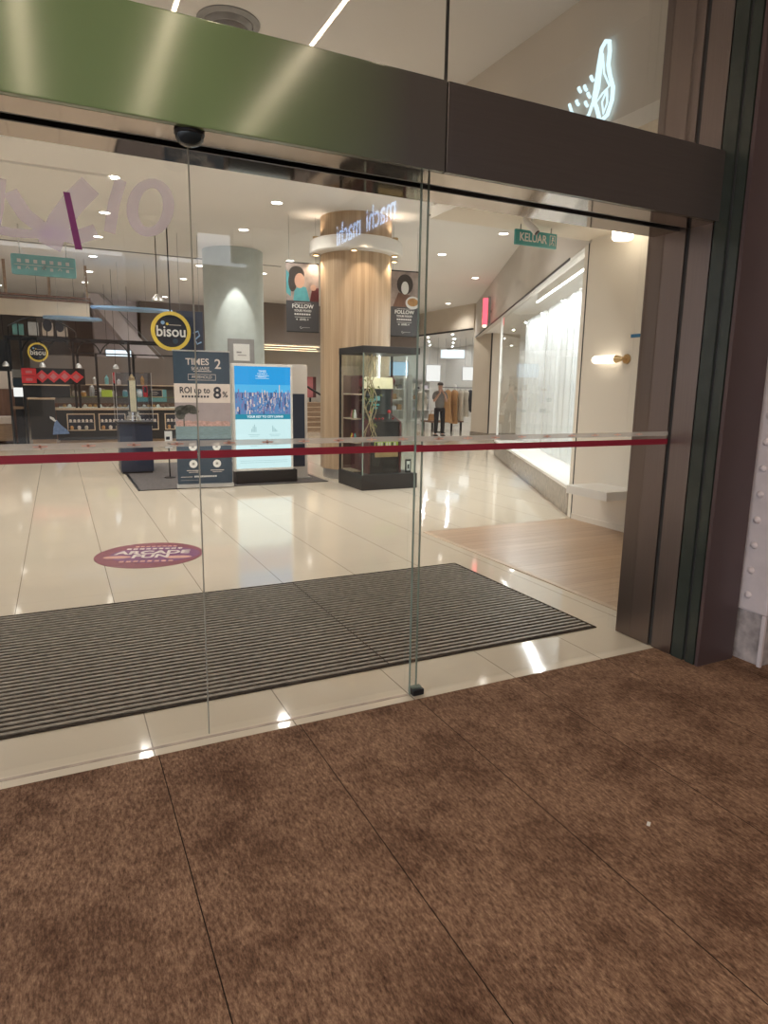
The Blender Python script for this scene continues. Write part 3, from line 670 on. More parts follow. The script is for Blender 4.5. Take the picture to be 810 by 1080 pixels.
screen('bright white square sign hanging behind the standing person', 13.6, 23.4, 2.16, .55, .62, 'paperlit')
screen('wide pale white sign hanging high in the clothes shop', 14.6, 23.6, 2.95, .95, .32, 'screen_w')
screen('pale blue video screen hanging left of the white square sign', 12.9, 25.2, 2.35, .9, .55, 'tvblue')
screen('bright white sign hanging nearest the beige column', 14.6, 22.4, 2.15, .42, .5, 'paperlit')
for i, (x, y, h, m, lab) in enumerate([(12.9, 26.2, 1.75, 'beigecloth', 'mannequin in a pale beige coat seen through the display case'), (15.4, 24.6, 1.7, 'darkcloth', 'mannequin in dark clothes deep in the clothes shop'), (14.3, 25.6, 1.7, 'beigecloth', 'mannequin in beige deep in the clothes shop')]):
    o = thing('mannequin', lab, 'mannequin', (x, y, 0))
    MB().lathe([(.18, 0), (.18, .02), (.02, .03), (.018, .75)], (0, 0, 0), 'silver', 20).build('stand', o)
    MB().lathe([(.13, .72), (.22, .62), (.17, 1.0), (.15, 1.12), (.19, 1.3), (.18, 1.38), (.06, 1.44)], (0, 0, 0), m, 20).build('coat', o, smooth=True)
    MB().lathe([(.05, 1.42), (.05, 1.5), (.08, 1.56), (.095, 1.64), (.07, 1.73), (.0001, 1.76)], (0, 0, 0), 'white', 18).build('head', o, smooth=True)
    for s in (-1, 1): MB().tube([(s*.19, 0, 1.36), (s*.25, 0, 1.1), (s*.24, -.05, .85)], [.06, .05, .035], m, 10).build('sleeve', o, smooth=True)
for i, (x, z) in enumerate([(13.2, 1.6), (14.4, 1.5), (15.8, 1.6)]):
    o = thing('wall_shelf', ['shelf unit of folded clothes at the back left of the clothes shop', 'shelf unit of folded clothes at the back middle of the clothes shop', 'shelf unit of folded clothes at the back right of the clothes shop'][i], 'shelf', (x, 28.5, 0))
    MB().box(-.5, .5, -.2, .3, 0, .1, 'white').box(-.5, -.46, -.2, .3, .1, 2.2, 'white').box(.46, .5, -.2, .3, .1, 2.2, 'white').build('frame', o)
    sh = MB()
    for k in range(4): sh.box(-.46, .46, -.2, .3, .5+k*.5, .53+k*.5, 'white')
    sh.build('shelf', o)
    fc = MB()
    for k in range(3):
        for j in range(3): fc.box(-.4+j*.28, -.18+j*.28, -.15, .15, .53+k*.5, .53+k*.5+.1+.08*((j+k) % 3), ['beigecloth', 'darkcloth', 'mauve', 'dress'][(i+j+k) % 4], .01)
    fc.build('folded_clothes', o)

# person standing with hands raised to the chin
pe = thing('person', 'person in a grey shirt and black trousers standing with hands at the chin', 'person', (11.2, 18.8, 0), radians(165))
# local: faces +y ... body faces -y in world after rotation
J = [(0, 0, .98, .09, .07), (0, 0, 1.15, .09, .07), (0, .0, 1.32, .11, .08), (0, .0, 1.43, .08, .06), (0, .01, 1.50, .05), (0, .03, 1.57, .075, .085), (0, .03, 1.66, .075, .09), (0, .03, 1.71, .045)]
E_ = [(0, 1), (1, 2), (2, 3), (3, 4), (4, 5), (5, 6), (6, 7)]
def chain(base, pts):
    k = base
    for p in pts: J.append(p); E_.append((k, len(J)-1)); k = len(J)-1
    return k
for s in (-1, 1):
    a = chain(3, [(s*.17, 0, 1.41, .055), (s*.205, .04, 1.14, .042), (s*.12, .20, 1.33, .034), (s*.06, .20, 1.42, .025), (s*.035, .19, 1.47, .026)])
    for q in range(4): chain(a, [(s*.035-.012*s*(q-1.5), .17-.008*q, 1.505+.004*q, .008), (s*.02-.012*s*(q-1.5), .15-.008*q, 1.53, .0075)])
    chain(a-1, [(s*.02, .17, 1.455, .009), (s*.01, .15, 1.475, .008)])
    chain(0, [(s*.095, 0, .90, .085), (s*.11, .02, .50, .058), (s*.12, -.01, .10, .042), (s*.125, .08, .05, .035)])
skin('body', J, E_, 'skin', pe)
MB().lathe([(.088, 1.66), (.096, 1.69), (.085, 1.735), (.04, 1.76), (.0001, 1.765)], (0, .02, 0), 'hair', 18).build('hair', pe, smooth=True)
fc = MB()
for s in (-1, 1): fc.disc((s*.03, .108, 1.635), .009, 'y', .008, 'hair', 10)
fc.tube([(0, .112, 1.635), (0, .132, 1.605), (0, .115, 1.595)], [.006, .012, .008], 'skin', 8).box(-.025, .025, .108, .114, 1.568, 1.575, 'p_pink')
fc.build('face_features', pe)
T = [(0, 0, .86, .17, .14), (0, 0, 1.12, .165, .135), (0, 0, 1.32, .17, .13), (0, 0, 1.425, .11, .09)]
skin('shirt', T+[(-.18, 0, 1.40, .075), (-.215, .03, 1.20, .062), (.18, 0, 1.40, .075), (.215, .03, 1.20, .062)], [(0, 1), (1, 2), (2, 3), (3, 4), (4, 5), (3, 6), (6, 7)], 'shirt', pe)
skin('trousers', [(0, 0, .97, .135, .115)]+[p for s in (-1, 1) for p in ((s*.095, 0, .88, .10), (s*.11, .02, .50, .078), (s*.12, 0, .09, .07))], [(0, 1), (1, 2), (2, 3), (0, 4), (4, 5), (5, 6)], 'trouser', pe)
for s in (-1, 1): MB().box(s*.125-.05, s*.125+.05, -.08, .18, 0, .08, 'black_matte', .025).build('shoe', pe, smooth=True)

# ------------------------------------------------------------------ wood column with light ring
wc = thing('wood_column', 'round wood clad column with a white light ring', 'column', (4.68, 10.75, 0))
CW = .60
MB().lathe([(CW-.04, 0), (CW-.04, .17)], (0, 0, 0), 'silver', 48).build('base', wc, smooth=True)
def colwood_mat():
    m, nt, out = nodes('vertical veneer strips'); L = nt.links.new
    p = N(nt, 'ShaderNodeBsdfPrincipled'); tc = N(nt, 'ShaderNodeTexCoord'); sx = N(nt, 'ShaderNodeSeparateXYZ'); L(tc.outputs['Object'], sx.inputs[0])
    at = N(nt, 'ShaderNodeMath', operation='ARCTAN2'); L(sx.outputs[1], at.inputs[0]); L(sx.outputs[0], at.inputs[1])
    mu = N(nt, 'ShaderNodeMath', operation='MULTIPLY'); L(at.outputs[0], mu.inputs[0]); mu.inputs[1].default_value = 9.2
    fl = N(nt, 'ShaderNodeMath', operation='FLOOR'); L(mu.outputs[0], fl.inputs[0])
    wn = N(nt, 'ShaderNodeTexWhiteNoise', noise_dimensions='1D'); L(fl.outputs[0], wn.inputs['W'])
    cb = N(nt, 'ShaderNodeCombineXYZ'); L(mu.outputs[0], cb.inputs[0]); 
    zz = N(nt, 'ShaderNodeMath', operation='MULTIPLY'); L(sx.outputs[2], zz.inputs[0]); zz.inputs[1].default_value = .35; L(zz.outputs[0], cb.inputs[1])
    nz = N(nt, 'ShaderNodeTexNoise'); nz.inputs['Scale'].default_value = 3.5; nz.inputs['Detail'].default_value = 4; L(cb.outputs[0], nz.inputs['Vector'])
    ad = N(nt, 'ShaderNodeMath', operation='MULTIPLY_ADD'); L(wn.outputs['Value'], ad.inputs[0]); ad.inputs[1].default_value = .35; L(nz.outputs['Fac'], ad.inputs[2])
    r = N(nt, 'ShaderNodeValToRGB'); r.color_ramp.elements[0].position = .3; r.color_ramp.elements[1].position = 1.
    r.color_ramp.elements[0].color = (.36, .245, .15, 1); r.color_ramp.elements[1].color = (.58, .435, .29, 1); L(ad.outputs[0], r.inputs[0])
    L(r.outputs[0], p.inputs['Base Color']); p.inputs['Roughness'].default_value = .4; L(p.outputs[0], out.inputs[0]); return m
M['colwood'] = colwood_mat()
MB().lathe([(CW, .17), (CW, H-.002)], (0, 0, 0), 'colwood', 64).build('cladding', wc, smooth=True)
MB().lathe([(CW+.005, 3.70), (.76, 3.70), (.78, 3.72), (.78, 3.90), (.76, 3.92), (CW+.005, 3.92)], (0, 0, 0), 'white', 64).build('light_ring', wc, smooth=True)
for k, a in enumerate([200, 340, 100, 20, 270]):
    a = radians(a-26); c = (cos(a)*.69, sin(a)*.69)
    MB().lathe([(.05, 0), (.055, .05), (.04, .05)], (c[0], c[1], 3.92), 'brass', 14).lathe([(.0001, .045), (.042, .045)], (c[0], c[1], 3.92), 'warmlamp', 14).build('uplight', wc)
    MB().lathe([(.05, 0), (.055, -.02), (.04, -.02)], (c[0], c[1], 3.70), 'brass', 14).lathe([(.0001, -.022), (.042, -.022)], (c[0], c[1], 3.70), 'warmlamp', 14).build('downlight', wc)
def spot(loc, tgt, power, ang, col=WARM, r=.04, blend=.4):
    ld_ = bpy.data.lights.new('lamp_beam', 'SPOT'); ld_.energy = power; ld_.spot_size = radians(ang); ld_.color = col; ld_.shadow_soft_size = r; ld_.spot_blend = blend
    o = bpy.data.objects.new('lamp_beam', ld_); COL.objects.link(o); o.location = loc
    o.rotation_euler = (Vector(tgt)-Vector(loc)).to_track_quat('-Z', 'Y').to_euler(); return o
for a in (200, 340):
    a = radians(a-26); c = (4.68+cos(a)*.70, 10.75+sin(a)*.70)
    spot((c[0], c[1], 3.98), (c[0], c[1], 5), 4, 120)
    spot((c[0], c[1], 3.66), (c[0], c[1], 0), 14, 100)
spot((4.4, 9.55, 4.2), (4.62, 10.2, 2.4), 60, 50)
# food banners on the column
def food_banner(lab, x, y, rz, var):
    o = thing('hanging_banner', lab, 'banner', (x, y, 2.46), rz)
    w, h = .55, 1.1
    b = MB().box(-w/2, w/2, -.006, .006, 0, h, 'p_grey').box(-w/2, w/2, -.008, -.006, .50, h, 'p_back')
    if var == 0:
        b.disc((-.10, -.010, .93), .13, 'y', .002, 'hair', 20, .12).disc((-.17, -.0104, .80), .07, 'y', .002, 'hair', 20, .16)
        b.disc((-.05, -.012, .82), .085, 'y', .002, 'skin', 20, .12).prism([(-.16, .50), (.12, .50), (.06, .72), (-.06, .74), (-.14, .66)], 'y', -.0114, -.0104, 'p_teal')
        b.prism([(.12, .50), (.275, .50), (.275, .72), (.16, .70)], 'y', -.0108, -.0095, 'arcade').disc((.18, -.0118, .72), .05, 'y', .002, 'skin', 16)
        b.prism([(-.275, .62), (-.2, .56), (-.19, .9), (-.275, .98)], 'y', -.0098, -.0088, 'p_teal')
    else:
        b.disc((.0, -.010, .88), .15, 'y', .002, 'hair', 20, .17).disc((.0, -.0115, .82), .07, 'y', .002, 'paper', 20, .11)
        b.prism([(-.22, .50), (.15, .50), (.1, .70), (-.12, .74)], 'y', -.0106, -.0096, 'brownwood')
        b.disc((.15, -.0125, .575), .135, 'y', .002, 'paper', 24, .11).disc((.15, -.0135, .585), .10, 'y', .0012, 'bread', 24, .07)
    b.box(-.14, .14, -.009, -.007, .463, .468, 'paper').box(-.14, .14, -.009, -.007, .235, .24, 'paper')
    b.text('FOLLOW', .088, (0, -.0075, .41), (1, 0, 0), (0, 0, 1), 'paper', depth=.001, bold=.002)
    b.text('YOUR FOOD', .05, (0, -.0075, .34), (1, 0, 0), (0, 0, 1), 'paper', depth=.001, bold=.001)
    for k in range(7): b.box(-.14+k*.04, -.112+k*.04, -.009, -.007, .272, .298, 'paper')
    b.text('LEVEL 4', .045, (.02, -.0075, .20), (1, 0, 0), (0, 0, 1), 'paper', depth=.001, bold=.001).prism([(-.12, .2), (-.09, .215), (-.09, .185)], 'y', -.009, -.007, 'paper')
    b.tube([(-.03, -.007, .09), (-.05, -.007, .07), (-.03, -.007, .05), (.0, -.007, .07)], .003, 'paper', 5).box(0, .12, -.009, -.007, .065, .075, 'grey')
    b.build('printed_cloth', o)
    MB().tube([(-w/2, 0, h), (w/2, 0, h)], .012, 'black', 10).tube([(-w/2, 0, 0), (w/2, 0, 0)], .012, 'black', 10).build('rod', o)
    for t_ in (([(-w/2+.05, 0, h+.01), (-w/2+.05, 0, H-2.462)], .003, 'grey', 6), ([(w/2-.05, 0, h+.01), (w/2-.05, 0, H-2.462)], .003, 'grey', 6)): MB().tube(*t_).build('hanging_wire', o)
food_banner('food banner with dark haired woman in teal left of the wood column', 3.80, 10.95, radians(-8), 0)
food_banner('food banner with a plate of food right of the wood column', 5.62, 10.75, radians(-8), 1)

# ------------------------------------------------------------------ display case with arcade machine
dcs = thing('display_case', 'tall glass display case with black base and lid', 'display case', (4.56, 9.57, 0))
MB().box(-.48, .48, -.48, .46, 0, .235, 'black_matte', .008).build('base', dcs)
MB().box(-.48, .48, -.48, .46, 2.06, 2.16, 'black_matte', .008).build('lid', dcs)
gl = MB()
gl.box(-.46, .46, -.465, -.457, .235, 2.06, 'case_glass').box(-.465, -.457, -.46, .44, .235, 2.06, 'case_glass').box(.457, .465, -.46, .44, .235, 2.06, 'case_glass').box(-.46, .46, .432, .44, .235, 2.06, 'case_glass')
gl.build('glass_panels', dcs)
MB().box(-.475, -.445, .425, .455, .235, 2.06, 'black').build('corner_post', dcs); MB().box(.445, .475, .425, .455, .235, 2.06, 'black').build('corner_post', dcs)
MB().box(-.47, -.455, -.475, -.455, .235, 2.06, 'edge').build('glass_corner', dcs)
MB().box(.20, .212, .38, .40, 1.5, 2.06, 'led').build('case_light', dcs)
am = thing('arcade_machine', 'maroon arcade cabinet with cream header inside the display case', 'arcade machine', (4.53, 9.60, .237))
side = [(-.38, 0), (.30, 0), (.30, 1.48), (-.05, 1.50), (-.13, 1.42), (-.06, 1.30), (.02, .92), (-.36, .80), (-.38, .70)]
for s in (-1, 1): MB().prism(side, 'x', s*.27-.015, s*.27+.015, 'arcade').build('side_panel', am)
MB().box(-.255, .255, .22, .29, 0, 1.46, 'black').build('back_panel', am)
MB().prism([(-.12, 1.30), (-.05, 1.30), (-.04, 1.48), (-.10, 1.47)], 'x', -.255, .255, 'goldcream').build('marquee', am)
sb_ = MB().prism([(-.02, .90), (.04, .90), (-.0, 1.29), (-.06, 1.29)], 'x', -.255, .255, 'crt')
sb_.build('monitor', am)
gm = MB()
for (a, b, w, h, m) in [(-.1, 1.12, .10, .05, 'teal'), (.02, 1.15, .08, .07, 'teal_l'), (-.02, 1.05, .14, .03, 'teal'), (.12, 1.2, .06, .03, 'navy'), (-.18, 1.2, .07, .03, 'navy'), (.0, 1.0, .05, .03, 'teal')]:
    y = -.027-(b-.9)*.1; gm.box(a*.8-w/2, a*.8+w/2, y-.004, y+.01, b-h/2, b+h/2, m)
gm.build('screen_picture', am)
MB().prism([(-.35, .80), (-.02, .90), (-.02, .86), (-.35, .75)], 'x', -.255, .255, 'black').build('control_panel', am)
for x in (-.18, .14):
    MB().tube([(x, -.22, .84), (x, -.22, .92)], .008, 'silver', 8).lathe([(.0001, -.03), (.026, -.015), (.03, 0), (.026, .015), (.0001, .03)], (x, -.22, .945), 'red', 14).build('joystick', am)
for x in (-.10, -.04, .02, .2): MB().tube([(x, -.24, .83), (x, -.24, .852)], .016, 'red', 12).build('button', am)
MB().box(-.255, .255, -.35, -.33, .0, .76, 'black').build('front_panel', am)
mq = MB().box(-.17, .24, -.356, -.351, .40, .50, 'lime')
for k in range(8): mq.box(-.155+k*.046, -.125+k*.046, -.359, -.356, .42, .48, 'cream' if k % 3 else 'ink')
mq.box(-.16, .24, -.356, -.351, .25, .33, 'brass').build('lit_title', am)
MB().box(-.02, .22, -.36, -.35, .02, .2, 'black_matte', .006).build('coin_door', am)
fd = thing('framed_card', 'small black framed card leaning inside the display case', 'picture frame', (4.93, 9.20, .237))
MB().box(-.05, .05, -.01, .01, 0, .21, 'black', .004).build('frame', fd)
MB().box(-.03, .03, -.0115, -.01, .03, .18, 'paper').box(-.015, .015, -.013, -.0115, .06, .13, 'ink').build('card', fd)
sl = thing('side_shelf', 'little wooden shelf unit at the left inside the display case', 'shelf', (4.20, 9.80, .237))
for z in (.0, .45, .82, 1.2): MB().box(-.08, .10, -.3, .14, z, z+.02, 'lightwood').build('shelf', sl)
MB().box(.08, .10, -.3, .14, .02, 1.5, 'brownwood').box(-.08, .08, .12, .14, .02, 1.5, 'brownwood').build('back_board', sl)
for i in range(6):
    y = 9.57+.06*(i % 3)+.02; z = .237+(.47, .84)[i // 3]
    ms = ['teal', 'red', 'yellow', 'paper', 'leaf', 'pink'][i]; nm = ['teal', 'red', 'yellow', 'white', 'green', 'pink'][i]
    tag(MB().lathe([(.022, 0), (.026, .03), (.02, .08), (.011, .1), (.011, .13), (.0001, .135)], (0, 0, 0), ms, 12).build('figurine', None, (4.18, y, z), smooth=True), f'tiny {nm} ornament on the shelf inside the display case', 'ornament', 'ornaments in the display case')
vn = thing('hanging_vine', 'tangled rope and dry vine hanging at the front left of the display case', 'plant', (4.28, 9.22, 2.05))
for k in range(7):
    x0 = random.uniform(-.1, .08); y0 = random.uniform(-.05, .25); pts = []
    for i in range(16):
        z = -i*.085-.003; pts.append((x0+.05*sin(i*.9+k*1.7)+.012*i*(.5-k/9), y0*.5+.04*cos(i*.8+k), z))
    MB().tube(pts, .007, 'vine', 6).build('rope', vn, smooth=True)
lv = MB()
for k in range(60):
    z = -random.uniform(.35, 1.3); x = random.gauss(0, .06); y = random.uniform(-.03, .15); a = random.uniform(0, 2*pi); r = .03
    lv.add([(x, y, z), (x+r*cos(a), y+r*sin(a)*.4, z-.02), (x+2*r*cos(a), y+r*sin(a), z-.03), (x+r*cos(a), y-.01, z+.015)], [(0, 1, 2, 3)], 'leaf')
lv.build('leaves', vn)

# ------------------------------------------------------------------ rug, banner, totem
tag(MB().box(0, 2.95, 0, 3.55, 0, .008, 'rug').box(-.04, 0, -.02, 3.57, 0, .01, 'black').box(0, 2.95, -.03, 0, 0, .01, 'black').build('rug', None, (1.02, 10.24, 0)), 'charcoal carpet square under the banner and the screen', 'rug')
rb_ = thing('rollup_banner', 'navy and cream TIMES SQUARE 2 roll-up banner', 'banner', (1.96, 10.22, .01), radians(-6))
w = .405
pr = MB().box(-w, w, -.004, .004, .06, 2.03, 'navy')
pr.box(-w, w, -.006, -.004, 1.28, 1.56, 'cream').box(-w, w, -.006, -.004, .96, 1.28, 'p_sky').box(-w, w, -.006, -.004, .74, .96, 'p_water')
pr.prism([(-w+.01+i*.06, .96+.03+.03*random.random()) if i < 14 else (0, 0) for i in range(14)]+[(w-.01, .93), (-w+.01, .93)], 'y', -.0068, -.006, 'p_pink')
for (a, b, rx, rz_) in [(-.3, 1.17, .11, .07), (-.2, 1.2, .1, .05), (-.33, 1.1, .07, .07), (-.14, 1.15, .08, .04)]: pr.disc((a, -.0078, b), rx, 'y', .001, 'p_tree', 16, rz_)
pr.box(-.29, -.275, -.0076, -.0066, .93, 1.12, 'p_tree')
R_, U_ = (1, 0, 0), (0, 0, 1)
pr.text('TIMES', .13, (-.06, -.0045, 1.875), R_, U_, 'cream', depth=.001, bold=.002).text('SQUARE', .07, (-.02, -.0045, 1.778), R_, U_, 'cream', depth=.001).text('2', .20, (.235, -.0045, 1.845), R_, U_, 'cream', depth=.001, bold=.002)
pr.box(-.12, .14, -.006, -.004, 1.735, 1.745, 'cream')
for z0, z1, x0, x1 in ((1.61, 1.616, -.2, .2), (1.694, 1.7, -.2, .2), (1.61, 1.7, -.2, -.195), (1.61, 1.7, .195, .2)): pr.box(x0, x1, -.006, -.004, z0, z1, 'cream')
pr.text('FREEHOLD', .06, (0, -.0045, 1.655), R_, U_, 'cream', depth=.001)
pr.text('ROI up to', .125, (-.11, -.0065, 1.46), R_, U_, 'ink', depth=.001, bold=.003, sx=.86).text('8', .24, (.215, -.0065, 1.42), R_, U_, 'ink', depth=.001, bold=.006).text('%', .12, (.33, -.0065, 1.40), R_, U_, 'ink', depth=.001, bold=.002)
for k in range(9): pr.box(-.30+k*.045, -.27+k*.045, -.0075, -.006, 1.355, 1.385, 'ink')
for x in (-.17, .18):
    for z in (.62, .36):
        pr.disc((x, -.0066, z), .06, 'y', .002, 'paper', 24).box(x-.018, x+.018, -.0078, -.0066, z-.015, z+.02, 'grey')
        pr.box(x-.1, x+.1, -.006, -.004, z-.105, z-.095, 'cream').box(x-.07, x+.07, -.006, -.004, z-.13, z-.122, 'cream')
for k in range(12): pr.box(-.16+k*.028, -.142+k*.028, -.006, -.004, .155, .18, 'paper')
pr.box(-.36, -.19, -.006, -.004, .16, .168, 'cream').box(-.36, -.1, -.006, -.004, .11, .116, 'grey')
pr.build('printed_panel', rb_)
MB().box(-.42, .42, -.06, .06, 0, .06, 'silver', .012).build('cassette', rb_)
MB().box(-.415, .415, -.012, .012, 2.025, 2.045, 'silver', .004).build('top_rail', rb_)
MB().tube([(0, .03, .06), (0, .012, 2.03)], .01, 'silver', 8).build('pole', rb_)

tt = thing('digital_totem', 'white framed digital screen showing a blue city advert', 'screen', (2.94, 10.42, .01))
MB().box(-.47, .54, -.07, .16, 0, .2, 'black', .01).build('base', tt)
MB().box(-.50, .48, -.05, .05, .2, 1.88, 'white', .012).build('casing', tt)
sp = MB().box(-.46, .44, -.053, -.05, .24, 1.84, 'scr_white').box(-.46, .44, -.055, -.053, 1.56, 1.84, 'scr_sky').box(-.46, .44, -.055, -.053, 1.44, 1.56, 'scr_sky2').box(-.46, .44, -.055, -.053, 1.10, 1.44, 'scr_c4').box(-.46, .44, -.056, -.053, 1.02, 1.10, 'scr_teal')
rnd = random.Random(7)
for k in range(210):
    a = rnd.uniform(-.45, .42); zt = 1.44+rnd.uniform(-.30, .05)*(1 if rnd.random() < .8 else 0); ww_ = rnd.uniform(.006, .022); hh = rnd.uniform(.02, .12)
    z0 = max(1.10, zt-hh); d = .0552+.0006*rnd.random()
    if zt > z0: sp.box(a, a+ww_, -d-.0004, -.055, z0, zt, rnd.choice(['scr_c1', 'scr_c2', 'scr_c2', 'scr_c4', 'scr_c1', 'scr_c3']))
for k in range(110):
    a = rnd.gauss(-.02, .16); z = rnd.uniform(1.11, 1.38); q = rnd.uniform(.004, .013)
    if abs(a) < .42: sp.box(a, a+q, -.0568, -.056, z, z+q, 'scr_c3')
for a, hgt in ((.25, 1.56), (-.3, 1.47), (.05, 1.46)): sp.box(a, a+.012, -.0566, -.055, 1.36, hgt, 'scr_c3')
sp.text('YOUR KEY TO CITY LIVING', .048, (0.02, -.0565, 1.06), R_, U_, 'scr_text', depth=.0008, bold=.0012)
sp.text('TIMES', .05, (-.02, -.0555, 1.765), R_, U_, 'scr_text', depth=.0006).text('SQUARE 2', .035, (-.02, -.0555, 1.725), R_, U_, 'scr_text', depth=.0006).box(-.13, .09, -.0558, -.055, 1.655, 1.66, 'scr_text').box(-.13, .09, -.0558, -.055, 1.695, 1.7, 'scr_text').text('FREEHOLD', .028, (-.02, -.0555, 1.678), R_, U_, 'scr_text', depth=.0005)
for x in (-.18, .16):
    for k, hh in enumerate((.05, .09, .12, .08) if x < 0 else (.10, .07, .05, .03)): sp.box(x+k*.022-.03, x+k*.022-.016, -.0545, -.053, .82, .82+hh, 'scr_line')
    sp.box(x-.08, x+.1, -.0545, -.053, .775, .782, 'scr_line').box(x-.06, x+.08, -.0545, -.053, .75, .756, 'scr_line').box(x-.07, x+.09, -.0545, -.053, .62, .627, 'scr_line').box(x-.05, x+.06, -.0545, -.053, .595, .6, 'scr_line')
for z in (.36, .33): sp.box(-.4, .38, -.0545, -.053, z, z+.006, 'scr_line')
sp.build('display', tt)
bp = thing('sign_board', 'pale framed board with dark navy lower panel behind the digital screen', 'sign', (3.62, 10.74, .01))
MB().box(-.17, .17, -.025, .025, 0, 1.9, 'wall_grey', .006).build('frame', bp)
MB().box(-.10, .12, -.03, -.025, .2, 1.42, 'navy_d').build('panel', bp)
MB().box(-.20, .20, -.12, .12, 0, .02, 'silver').build('foot', bp)

# pedestal with the silver tower trophy
pd = thing('pedestal', 'black pedestal cabinet standing on the charcoal carpet', 'pedestal', (1.19, 12.5, .008))
MB().box(-.27, .27, -.25, .25, .03, .86, 'navy_d', .01).build('body', pd)
MB().box(-.30, .30, -.28, .28, .86, .90, 'black_matte', .006).build('top', pd)
MB().box(-.25, .25, -.23, .23, 0, .03, 'black').build('plinth', pd)
vc = thing('acrylic_case', 'clear acrylic cover standing on the black pedestal', 'display case', (1.19, 12.5, .908))
ac = MB(); t = .006
ac.box(-.29, .29, -.27, -.27+t, 0, .83, 'acrylic').box(-.29, .29, .27-t, .27, 0, .83, 'acrylic').box(-.29, -.29+t, -.26, .26, 0, .83, 'acrylic').box(.29-t, .29, -.26, .26, 0, .83, 'acrylic').box(-.29, .29, -.27, .27, .83, .836, 'acrylic')
ac.build('cover', vc)
ae = MB()
for x in (-.29, .29):
    for y in (-.27, .27): ae.box(x-.004, x+.004, y-.004, y+.004, 0, .836, 'silver')
ae.build('cover_edge', vc)
tp = thing('tower_model', 'slim gold and silver tower model inside the acrylic case', 'trophy', (1.19, 12.5, .908))
MB().lathe([(.14, 0), (.14, .03), (.12, .04), (.12, .08), (.09, .10), (.09, .16), (.10, .165), (.0001, .166)], (0, 0, 0), 'chrome', 28).build('base', tp, smooth=True)
tw = MB()
for k in range(10):
    a = 2*pi*(k+.5)/10; tw.box(.05*cos(a)-.02, .05*cos(a)+.02, .05*sin(a)-.02, .05*sin(a)+.02, .166, .70, 'goldcream' if k in (6, 7, 8) else 'darkcloth')
tw.lathe([(.055, .166), (.055, .72), (.045, .73), (.045, .76), (.03, .77), (.02, .80), (.0001, .815)], (0, 0, 0), 'brass', 20)
tw.build('tower', tp)
spot((1.19, 11.2, 4.2), (1.19, 12.5, 1.4), 60, 26)
spot((4.45, 9.15, 2.04), (4.6, 9.7, .9), 9, 110, (1, .95, .88), .03)  # spot added under the case lid to brighten the dark cabinet
ps = thing('price_stand', 'thin black stand holding a small white notice left of the banner', 'sign', (1.62, 11.5, .008))
MB().lathe([(.09, 0), (.09, .012), (.012, .02), (.010, .6)], (0, 0, 0), 'black', 16).build('pole', ps)
MB().box(-.06, .06, -.012, -.002, .5, .78, 'paper').box(-.03, .03, -.014, -.012, .55, .6, 'ink').box(-.04, .02, -.014, -.012, .64, .69, 'ink').build('notice', ps)

# second column, its notice, dark poster
c2 = thing('grey_column', 'round pale grey green column behind the digital screen', 'column', (3.50, 14.5, 0))
MB().lathe([(.62, 0), (.62, H-.002)], (0, 0, 0), 'colgrey', 64).build('shaft', c2, smooth=True)
MB().lathe([(.64, 0), (.64, .15), (.62, .16)], (0, 0, 0), 'grey', 48).build('base', c2)
spot((3.32, 13.5, 4.25), (3.36, 13.62, 2.0), 110, 50, (1, .95, .88), .02, .25)
nb = thing('notice_board', 'grey board with a white notice against the grey column', 'notice board', (3.42, 13.66, 0))
MB().box(-.27, .27, -.02, .02, 1.9, 2.48, 'grey', .006).build('board', nb)
MB().box(-.16, .17, -.024, -.02, 2.05, 2.38, 'paper').box(-.1, .0, -.026, -.024, 2.2, 2.23, 'grey').box(-.08, .1, -.026, -.024, 2.15, 2.165, 'grey').build('notice', nb)
MB().tube([(-.2, 0, 1.9), (-.2, 0, .02)], .012, 'silver', 8).tube([(.2, 0, 1.9), (.2, 0, .02)], .012, 'silver', 8).box(-.27, .27, -.1, .1, 0, .02, 'silver').build('stand', nb)
ps2 = thing('hanging_poster', 'tall dark navy poster panel hanging behind the yellow ring sign', 'poster', (2.36, 13.3, 1.9))
pp = MB().box(-.24, .24, -.015, .015, 0, 1.02, 'navy_d', .004)
pp.tube([(.05, -.018, .62), (.14, -.018, .66), (.17, -.018, .58), (.08, -.018, .5), (.12, -.018, .42), (.2, -.018, .46)], .014, 'pale_blue', 8).disc((-.16, -.018, .52), .08, 'y', .003, 'bread', 18, .12)
pp.build('printed_board', ps2)
for t_ in (([(-.18, 0, 1.02), (-.18, 0, H-1.9)], .004, 'grey', 6), ([(.18, 0, 1.02), (.18, 0, H-1.9)], .004, 'grey', 6)): MB().tube(*t_).build('hanging_wire', ps2)

